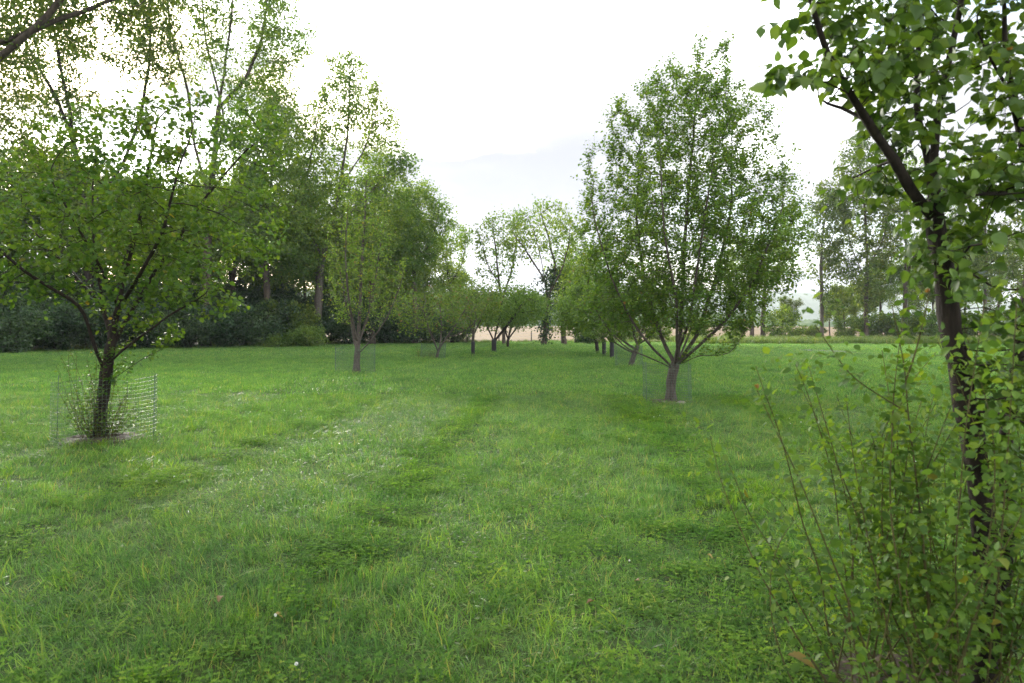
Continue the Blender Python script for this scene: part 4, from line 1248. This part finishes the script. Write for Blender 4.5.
for k in range(58):
    s = np.array((1.88 + rg.normal() * .26, 2.95 + rg.normal() * .2, 0.02))
    a = rg.random() ** 1.3
    e = s + np.array((-0.68 * a + .5 * rg.random() + (.25 if rg.random() < .4 else 0), rg.normal() * .22 + .1, 0.40 + 1.0 * rg.random() + .45 * (1 - a)))
    canes.append(shoot_curve(s, e, np.array((rg.normal() * .10, rg.normal() * .08, .07)), 12) + np.cumsum(rg.normal(size=(12, 3)) * .009, axis=0))
LP = []
for i, c in enumerate(canes):
    c = resample(c, 0.05)
    A = Acc()
    r0 = .0075 if i in (0,) else (.0035 + .002 * rg.random())
    A.tube(c - b0, np.linspace(r0, .0015, len(c)), 6, cap=False)
    link('cane', A.mesh('cane'), M['cane'], bush)
    ln_ = np.linalg.norm(np.diff(c, axis=0), axis=1).sum()
    LP.append(leaves_on(c - b0, int(ln_ * (46 if i > 8 else 32)) + 3, .042, rg, t0=.2 if i < 9 else .12))
    for _ in range(int(ln_ * 12)):      # side twigs
        j = int(rg.integers(len(c) // 4, len(c)))
        e = c[j] + unit(rg.normal(size=3) * np.array((1, 1, .5)) + np.array((0, 0, .4))) * (.08 + .14 * rg.random())
        tw_ = shoot_curve(c[j], e, rg.normal(size=3) * .01, 5)
        LP.append(leaves_on(tw_ - b0, 6, .040, rg))
lp, ld, ln, ls = (np.concatenate(x) for x in zip(*LP))
keep = lp[:, 2] > 0.02
cut_leaves(bush, lp[keep], ld[keep], ln[keep], ls[keep], b0, M['leaf_shoot_obj'], M['leaf_shoot'], LEAF4, 300, rg)
tipmesh = mesh_arrays('leaf', LEAF8[0], [LEAF8[1]], None, True); tipmesh.materials.append(M['leaf_tip'])
for px, py, dd in [(757, 388, -.25), (700, 215, 0), (928, 292, 0), (1010, 50, 0)]:
    if px == 700: continue
    for k in range(4):
        o = bpy.data.objects.new('leaf', tipmesh); COL.objects.link(o); o.parent = bush
        o.location = P(px, py, d + dd) - b0
        o.rotation_euler = (rg.random() * 2, -1.0 + rg.normal() * .4, k * 1.6); o.scale = (.016,) * 3
        o['label'] = 'orange young leaf at a shoot tip'

# ------------------------------------------------------------------ grass
def grass_material(name, cols, trans=0.50, dry=0.0):
    m, t = new_mat(name)
    out = N(t, 'ShaderNodeOutputMaterial')
    a = N(t, 'ShaderNodeAttribute', attribute_name='rnd')
    col = ramp(t, a.outputs['Fac'], cols)
    big = rescale(t, noise(t, 0.35, 3, 0.6), 0.36, 0.64)
    col = mixc(t, big, mixc(t, 1.0, col, (0.90, 0.96, 0.97), 'MULTIPLY'), mixc(t, 1.0, col, (1.12, 1.06, 0.97), 'MULTIPLY'))
    sm = rescale(t, noise(t, 2.2, 3, 0.6), 0.36, 0.66)
    col = mixc(t, sm, mixc(t, 1.0, col, (0.82, 0.88, 0.9), 'MULTIPLY'), mixc(t, 1.0, col, (1.2, 1.12, 0.95), 'MULTIPLY'))
    oi = N(t, 'ShaderNodeObjectInfo')
    col = mixc(t, 1.0, col, ramp(t, oi.outputs['Random'], [(0.0, (0.55, 0.62, 0.70)), (0.35, (0.85, 0.90, 0.95)), (0.7, (1.12, 1.08, 1.0)), (0.9, (1.40, 1.28, 0.95)), (1.0, (1.55, 1.25, 1.0))]), 'MULTIPLY')
    b = N(t, 'ShaderNodeBsdfPrincipled')
    b.inputs['Roughness'].default_value = dry or 0.45
    b.inputs['Specular IOR Level'].default_value = 0.03 if dry else 0.28
    t.links.new(col, b.inputs['Base Color'])
    tr = N(t, 'ShaderNodeBsdfTranslucent')
    t.links.new(mixc(t, 1.0, col, (1.22, 1.4, 0.65), 'MULTIPLY'), tr.inputs['Color'])
    mx = N(t, 'ShaderNodeMixShader'); mx.inputs[0].default_value = trans
    t.links.new(b.outputs[0], mx.inputs[1]); t.links.new(tr.outputs[0], mx.inputs[2])
    t.links.new(mx.outputs[0], out.inputs['Surface'])
    return m
GC = [(0.0, (0.040, 0.102, 0.026)), (0.35, (0.080, 0.176, 0.044)), (0.75, (0.122, 0.228, 0.062)), (0.92, (0.18, 0.265, 0.095)), (0.97, (0.24, 0.20, 0.10)), (1.0, (0.30, 0.24, 0.14))]
M['grass'] = grass_material('grass blades', GC)
M['grass_tall'] = grass_material('bright coarse grass', [(0, (0.075, 0.150, 0.020)), (0.8, (0.115, 0.20, 0.025)), (1, (0.16, 0.22, 0.03))], 0.5)
M['clover'] = grass_material('clover leaves', [(0, (0.062, 0.135, 0.028)), (0.7, (0.10, 0.19, 0.040)), (1, (0.145, 0.225, 0.055))], 0.48, 0.7)
M['meadow'] = grass_material('uncut meadow grass', [(0, (0.055, 0.10, 0.022)), (0.6, (0.085, 0.14, 0.03)), (0.9, (0.13, 0.15, 0.045)), (1, (0.2, 0.16, 0.08))], 0.45)
M['petal'] = plain_material('white clover flower', [(0.3, (0.6, 0.6, 0.55)), (0.7, (0.8, 0.8, 0.76))], 30, 0.7)

def tuft(nb, rad, h, w, seed, lean=0.5, segs=2):
    rg = np.random.default_rng(seed)
    a = rg.random(nb) * 6.283; r = rad * np.sqrt(rg.random(nb))
    base = np.stack((np.cos(a) * r, np.sin(a) * r, 0 * a - .005), -1)
    da = rg.random(nb) * 6.283
    dirh = np.stack((np.cos(da), np.sin(da), 0 * da), -1)
    sidev = np.stack((-np.sin(da + rg.normal(size=nb) * .8), np.cos(da), 0 * da), -1)
    hh = h * (0.45 + 0.75 * rg.random(nb)); ln = lean * (0.25 + rg.random(nb)); ww = w * (.6 + .7 * rg.random(nb))
    V = []
    for k in range(segs + 1):
        t = k / segs
        c = base + dirh * (hh * ln * t ** 2)[:, None] + np.array([0, 0, 1.0]) * (hh * (t - 0.28 * np.minimum(ln, 1.4) * t * t))[:, None]
        if k < segs:
            wd = (ww * (1 - 0.45 * t))[:, None] * sidev * .5
            V += [c - wd, c + wd]
        else:
            V += [c]
    V = np.stack(V, 1); k = V.shape[1]
    o = (np.arange(nb) * k)[:, None]
    q = np.concatenate([o + np.array([[2 * s, 2 * s + 1, 2 * s + 3, 2 * s + 2]]) for s in range(segs - 1)])
    t3 = o + np.array([[2 * segs - 2, 2 * segs - 1, 2 * segs]])
    rn = rg.random(nb)
    return mesh_arrays('tuft', V.reshape(-1, 3), [q, t3], {'rnd': np.repeat(rn, k)}, False)

def clover(nl, rad, h, s, seed):
    rg = np.random.default_rng(seed)
    A_p, A_d, A_n, A_s, A_r = [], [], [], [], []
    st = Acc()
    for i in range(nl):
        a = rg.random() * 6.28; r = rad * math.sqrt(rg.random()); z = h * (.35 + .75 * rg.random())
        c = np.array((math.cos(a) * r, math.sin(a) * r, z))
        t = rg.random() * 6.28; v = rg.random(); sz = s * (.6 + .7 * rg.random())
        nn = unit(np.array((rg.normal() * .35, rg.normal() * .35, 1)))
        for k in range(3):
            an = t + k * 2.094
            A_p.append(c); A_d.append((math.cos(an), math.sin(an), .12)); A_n.append(nn); A_s.append(sz); A_r.append(v)
    T = np.array([(0, 0, 0), (.4, .36, .03), (.85, .34, .05), (1, 0, -.02), (.85, -.34, .05), (.4, -.36, .03)])
    F = np.array([(0, 1, 5), (1, 2, 4), (1, 4, 5), (2, 3, 4)])
    me = leaf_mesh('clover', np.array(A_p), np.array(A_d), np.array(A_n), np.array(A_s), (T, F), rg, np.array(A_r))
    return me

def pool(name, items):
    c = bpy.data.collections.new(name)
    for i, (me, mat) in enumerate(items):
        me.materials.append(mat)
        o = bpy.data.objects.new('%s_%02d' % (name, i), me)
        c.objects.link(o)
    return c

def scatter(name, pts, rot, scl, idx, coll, **props):
    me = bpy.data.meshes.new(name)
    me.vertices.add(len(pts))
    me.vertices.foreach_set('co', np.asarray(pts, np.float32).ravel())
    a = me.attributes.new('rot', 'FLOAT_VECTOR', 'POINT'); a.data.foreach_set('vector', np.asarray(rot, np.float32).ravel())
    a = me.attributes.new('scl', 'FLOAT_VECTOR', 'POINT'); a.data.foreach_set('vector', np.asarray(scl, np.float32).ravel())
    a = me.attributes.new('idx', 'INT', 'POINT'); a.data.foreach_set('value', np.asarray(idx, np.int32))
    o = link(name, me, None, None, **props)
    g = bpy.data.node_groups.new(name, 'GeometryNodeTree')
    g.interface.new_socket('Geometry', in_out='INPUT', socket_type='NodeSocketGeometry')
    g.interface.new_socket('Geometry', in_out='OUTPUT', socket_type='NodeSocketGeometry')
    gi = N(g, 'NodeGroupInput'); go = N(g, 'NodeGroupOutput')
    iop = N(g, 'GeometryNodeInstanceOnPoints')
    ci = N(g, 'GeometryNodeCollectionInfo')
    ci.inputs['Collection'].default_value = coll
    ci.inputs['Separate Children'].default_value = True
    ci.inputs['Reset Children'].default_value = True
    iop.inputs['Pick Instance'].default_value = True
    def na(n, dt):
        x = N(g, 'GeometryNodeInputNamedAttribute', data_type=dt); x.inputs['Name'].default_value = n
        return x.outputs['Attribute']
    e2r = N(g, 'FunctionNodeEulerToRotation')
    g.links.new(na('rot', 'FLOAT_VECTOR'), e2r.inputs[0])
    g.links.new(gi.outputs[0], iop.inputs['Points'])
    g.links.new(ci.outputs[0], iop.inputs['Instance'])
    g.links.new(na('idx', 'INT'), iop.inputs['Instance Index'])
    g.links.new(e2r.outputs[0], iop.inputs['Rotation'])
    g.links.new(na('scl', 'FLOAT_VECTOR'), iop.inputs['Scale'])
    g.links.new(iop.outputs[0], go.inputs[0])
    md = o.modifiers.new('scatter', 'NODES'); md.node_group = g
    return o

def wedge(dens, y0, y1, rg, margin=2.5, slope=0.80):
    """points on the ground in the widening strip the place shows, with margin either side"""
    A = (y1 - y0) * (margin + slope * (y0 + y1) / 2) * 2
    n = int(dens * A)
    m = int(n * 1.0)
    out = []
    while sum(len(o) for o in out) < n:
        y = y0 + (y1 - y0) * rg.random(m); half = margin + slope * y1
        x = (rg.random(m) * 2 - 1) * half
        k = np.abs(x) < margin + slope * y
        out.append(np.stack((x[k], y[k]), -1))
    return np.concatenate(out)[:n]

def n2(p, seed, f):
    return wavenoise(np.column_stack((p, np.zeros(len(p)))), seed, f)

def lawn_points(p, rg, kind):
    """rotation, scale for grass: mown direction bands make lighter and darker strips"""
    n = len(p)
    u = p[:, 0] - 0.066 * p[:, 1] + 0.10 * n2(p, 3, .35)
    band = np.interp(u, [-9, -7.4, -6.2, -5.0, -4.2, -3.2, -2.2, -1.6, -0.9, 0.4, 1.2, 1.9, 3.0, 4.2, 5.5, 7, 9], [0, 1, -1, -.2, -.6, 1, .6, -1, .9, 1, -.5, -.8, 1, -.9, .8, -.6, .3])
    tilt = 0.58 * band
    sp = rg.random(n) * 6.283
    tx = tilt + rg.normal(size=n) * .13
    ty = rg.normal(size=n) * .13
    rot = np.stack((tx * np.cos(sp) + ty * np.sin(sp), -tx * np.sin(sp) + ty * np.cos(sp), sp), -1)
    hs = 0.88 + 0.22 * n2(p, 17, 1.1) + 0.26 * n2(p, 18, 4.5) + rg.normal(size=n) * .24
    hs = np.clip(hs, .35, 1.9)
    return rot, hs

rg = np.random.default_rng(900)
near_pool = pool('grass_near', [(tuft(30, .085, .080, .0040, 1, .9), M['grass']), (tuft(34, .10, .062, .0034, 2, 1.2), M['grass']), (tuft(26, .08, .092, .0044, 3, 1.1), M['grass']), (tuft(36, .10, .055, .0033, 4, 1.4), M['grass']),
                                (tuft(15, .05, .125, .0068, 5, 1.0, 3), M['grass_tall']), (tuft(12, .05, .11, .0078, 6, 1.3, 3), M['grass_tall']),
                                (clover(34, .12, .070, .0135, 7), M['clover']), (clover(30, .13, .065, .0155, 8), M['clover'])])
def clover_field(p):
    tr = np.zeros(len(p))
    for x0, w in ((-1.6, .30), (1.5, .3), (-4.2, .3), (4.2, .35)):
        xx = p[:, 0] - 0.066 * p[:, 1] - x0 - .10 * np.sin(p[:, 1] * .6 + x0)
        tr = np.maximum(tr, np.exp(-(xx / w) ** 2))
    return 0.55 * n2(p, 29, 1.3) + 0.5 * n2(p, 30, 3.5) + 1.35 * tr
BARE = []
for px_, d_, r_ in ((104, 10.4, .42), (668, 15.5, .36), (355, 25.4, .25)):
    f_ = foot(px_, d_); BARE.append((f_[0], f_[1], r_, r_))
BARE += [(26.3, 57, 1.7, 6.5), (1.80, 3.15, .30, .20)]
def off_bare(p, rg):
    k = np.ones(len(p), bool)
    for x, y, rx, ry in BARE:
        q = np.sqrt(((p[:, 0] - x) / rx) ** 2 + ((p[:, 1] - y) / ry) ** 2)
        k &= q + .8 * (rg.random(len(p)) - .5) > 0.95
    return p[k]
def near_zone(name, y0, y1, dens, label, scale=1.0):
    p = off_bare(wedge(dens, y0, y1, rg), rg)
    rot, hs = lawn_points(p, rg, 0)
    c = clover_field(p)
    idx = rg.integers(0, 4, len(p))
    isc = rg.random(len(p)) < 0.55 / (1 + np.exp(-(c - 0.9) * 3.0))
    idx[isc] = 6 + rg.integers(0, 2, isc.sum())
    tall = (~isc) & (n2(p, 41, 2.2) + .6 * n2(p, 42, .8) > 1.15) & (rg.random(len(p)) < .35)
    tall |= (~isc) & (rg.random(len(p)) < .03)
    idx[tall] = 4 + rg.integers(0, 2, tall.sum())
    w = scale * (.85 + .3 * rg.random(len(p)))
    scl = np.stack((w, w, w * np.where(tall, 1.0, hs)), -1)
    rot[isc, :2] *= .3
    P3 = np.column_stack((p, gz(p[:, 0], p[:, 1])))
    return scatter(name, P3, rot, scl, idx, near_pool, kind='stuff', label=label, category='grass')
near_zone('lawn_grass', 1.6, 8.0, 215, 'short lawn grass with clover nearest in the foreground')
near_zone('lawn_grass', 8.0, 17.0, 120, 'short lawn grass across the near middle of the orchard', 1.25)
far_pool = pool('grass_far', [(tuft(90, .36, .10, .010, 21, .6), M['grass']), (tuft(90, .36, .085, .009, 22, .9), M['grass']), (tuft(80, .34, .115, .011, 23, .8), M['grass']), (clover(60, .35, .07, .035, 24), M['clover'])])
def far_zone(name, y0, y1, dens, label, scale, slope=.8, cut=True):
    p = off_bare(wedge(dens, y0, y1, rg, slope=slope), rg)
    if cut:
        p = p[(p[:, 1] < edge_y(p[:, 0]) - .2) | (p[:, 0] > -8.5)]
    rot, hs = lawn_points(p, rg, 0)
    idx = rg.integers(0, 3, len(p))
    isc = np.zeros(len(p), bool)
    idx[isc] = 3
    w = scale * (.85 + .3 * rg.random(len(p)))
    scl = np.stack((w, w, .6 * scale ** .5 * hs + .4), -1)
    return scatter(name, np.column_stack((p, gz(p[:, 0], p[:, 1]))), rot, scl, idx, far_pool, kind='stuff', label=label, category='grass')
far_zone('lawn_grass', 17, 42, 17, 'short lawn grass between the orchard rows', 1.0)
far_zone('lawn_grass', 42, 99, 6.0, 'short lawn grass at the far end of the orchard', 1.7)
# uncut strip to the right, weeds along the wood
tall_pool = pool('grass_tall', [(tuft(70, .5, 1.05, .022, 31, .45, 3), M['meadow']), (tuft(70, .5, .9, .02, 32, .6, 3), M['meadow'])])
x = rg.random(3800); y = rg.random(3800)
p = np.column_stack((24 + 90 * x, 82 + 20 * y - 4 * x + 5 * np.exp(-6 * x)))
rot = np.stack((rg.normal(size=len(p)) * .1, rg.normal(size=len(p)) * .1, rg.random(len(p)) * 6.28), -1)
s = .75 + .5 * rg.random(len(p))
scatter('meadow_grass', np.column_stack((p, gz(p[:, 0], p[:, 1]))), rot, np.stack((s, s, s), -1), rg.integers(0, 2, len(p)), tall_pool, kind='stuff', label='uncut tall grass strip beyond the lawn on the right', category='grass')
x = -95 + 87 * rg.random(1500)
p = np.column_stack((x, edge_y(x) + rg.random(1500) ** 1.5 * 3.5 - .6))
rot = np.stack((rg.normal(size=len(p)) * .1, rg.normal(size=len(p)) * .1, rg.random(len(p)) * 6.28), -1)
s = .35 + .45 * rg.random(len(p))
scatter('meadow_grass', np.column_stack((p, gz(p[:, 0], p[:, 1]))), rot, np.stack((s, s, s), -1), rg.integers(0, 2, len(p)), tall_pool, kind='stuff', label='rough weeds and grass along the foot of the wood', category='grass')
x = -8 + 34 * rg.random(500)
p = np.column_stack((x, 96.5 + 3.5 * rg.random(500)))
rot = np.stack((rg.normal(size=len(p)) * .1, rg.normal(size=len(p)) * .1, rg.random(len(p)) * 6.28), -1)
s = .3 + .35 * rg.random(len(p))
scatter('meadow_grass', np.column_stack((p, gz(p[:, 0], p[:, 1]))), rot, np.stack((s, s, s), -1), rg.integers(0, 2, len(p)), tall_pool, kind='stuff', label='rough grass strip along the fence before the tan field', category='grass')

# white clover flower heads in the grass
def flower():
    rgx = np.random.default_rng(3)
    n = 60
    v = unit(rgx.normal(size=(n, 3)))
    return leaf_mesh('flower', v * .003, v, np.cross(v, rgx.normal(size=(n, 3))), np.full(n, .0052), LEAF2, rgx)
fl_pool = pool('clover_flower_head', [(flower(), M['petal'])])
p = wedge(0.9, 2.4, 13, rg)
p = p[clover_field(p) > .55]
P3 = np.column_stack((p, gz(p[:, 0], p[:, 1]) + .06 + .03 * rg.random(len(p))))
s = .8 + .5 * rg.random(len(p))
scatter('clover_flowers', P3, rg.normal(size=(len(p), 3)) * .4, np.stack((s, s, s), -1), np.zeros(len(p)), fl_pool, kind='stuff', label='scattered tiny white clover flowers in the lawn', category='flowers')

# fallen leaves on the lawn
M['fallen'] = leaf_material('fallen leaf', [(0, (0.12, 0.075, 0.03)), (0.5, (0.15, 0.11, 0.04)), (1, (0.22, 0.17, 0.05))], 0.25, src='obj')
fm = []
for k in range(3):
    V = LEAF8[0].copy(); V[:, 2] *= 1.5 + k; V[:, 2] += .12 * np.sin(V[:, 0] * 4 + k)
    fm.append(mesh_arrays('fallen_leaf', V, [LEAF8[1]], None, True)); fm[-1].materials.append(M['fallen'])
rg = np.random.default_rng(71)
for i, (px, py, lab) in enumerate([(225, 607, 'leftmost small fallen leaf, tan, lying in the near grass'), (278, 628, 'yellowish fallen leaf low in the left foreground grass'),
                                   (592, 611, 'fallen brown leaf in the clover nearest the bottom right of the open lawn'), (638, 587, 'fallen tan leaf in the grass right of centre foreground'),
                                   (705, 560, 'fallen leaf in the grass just left of the cane bush'), (566, 438, 'farthest small fallen leaf, on the middle of the lawn')]):
    y = CAM_H * FPX / (py - HY); x = (px - 512) / FPX * y
    o = link('fallen_leaf', fm[i % 3], None, None, label=lab, category='leaf', group='fallen leaves on the lawn')
    o.location = (x, y - .05, float(gz(x, y)) + .075); o.rotation_euler = (rg.normal() * .3, rg.normal() * .3, rg.random() * 6.28); o.scale = (.045,) * 3
b = P(800, 668, 3.2)
o = link('dead_leaf', fm[1].copy(), None, None, label='long curled tan dead leaf on the ground left of the near bush', category='leaf')
o.location = (b[0] - .06, 3.2, float(gz(b[0], 3.2)) + .08); o.rotation_euler = (.2, .1, -.5); o.scale = (.13, .07, .08)
print('foliage tris', TRI[0])

# ------------------------------------------------------------------ haze
hz = Acc(); hz.box((200, 1900, 148), (9000, 4400, 304))
hm, ht = new_mat('haze air')
ho = N(ht, 'ShaderNodeOutputMaterial'); hv = N(ht, 'ShaderNodeVolumePrincipled')
hv.inputs['Color'].default_value = (0.86, 0.92, 1.0, 1)
hv.inputs['Density'].default_value = 0.00015
hv.inputs['Anisotropy'].default_value = 0.2
ht.links.new(hv.outputs[0], ho.inputs['Volume'])
link('haze', hz.mesh('haze', False), hm, kind='stuff', label='thin pale air over the orchard and hills', category='haze')
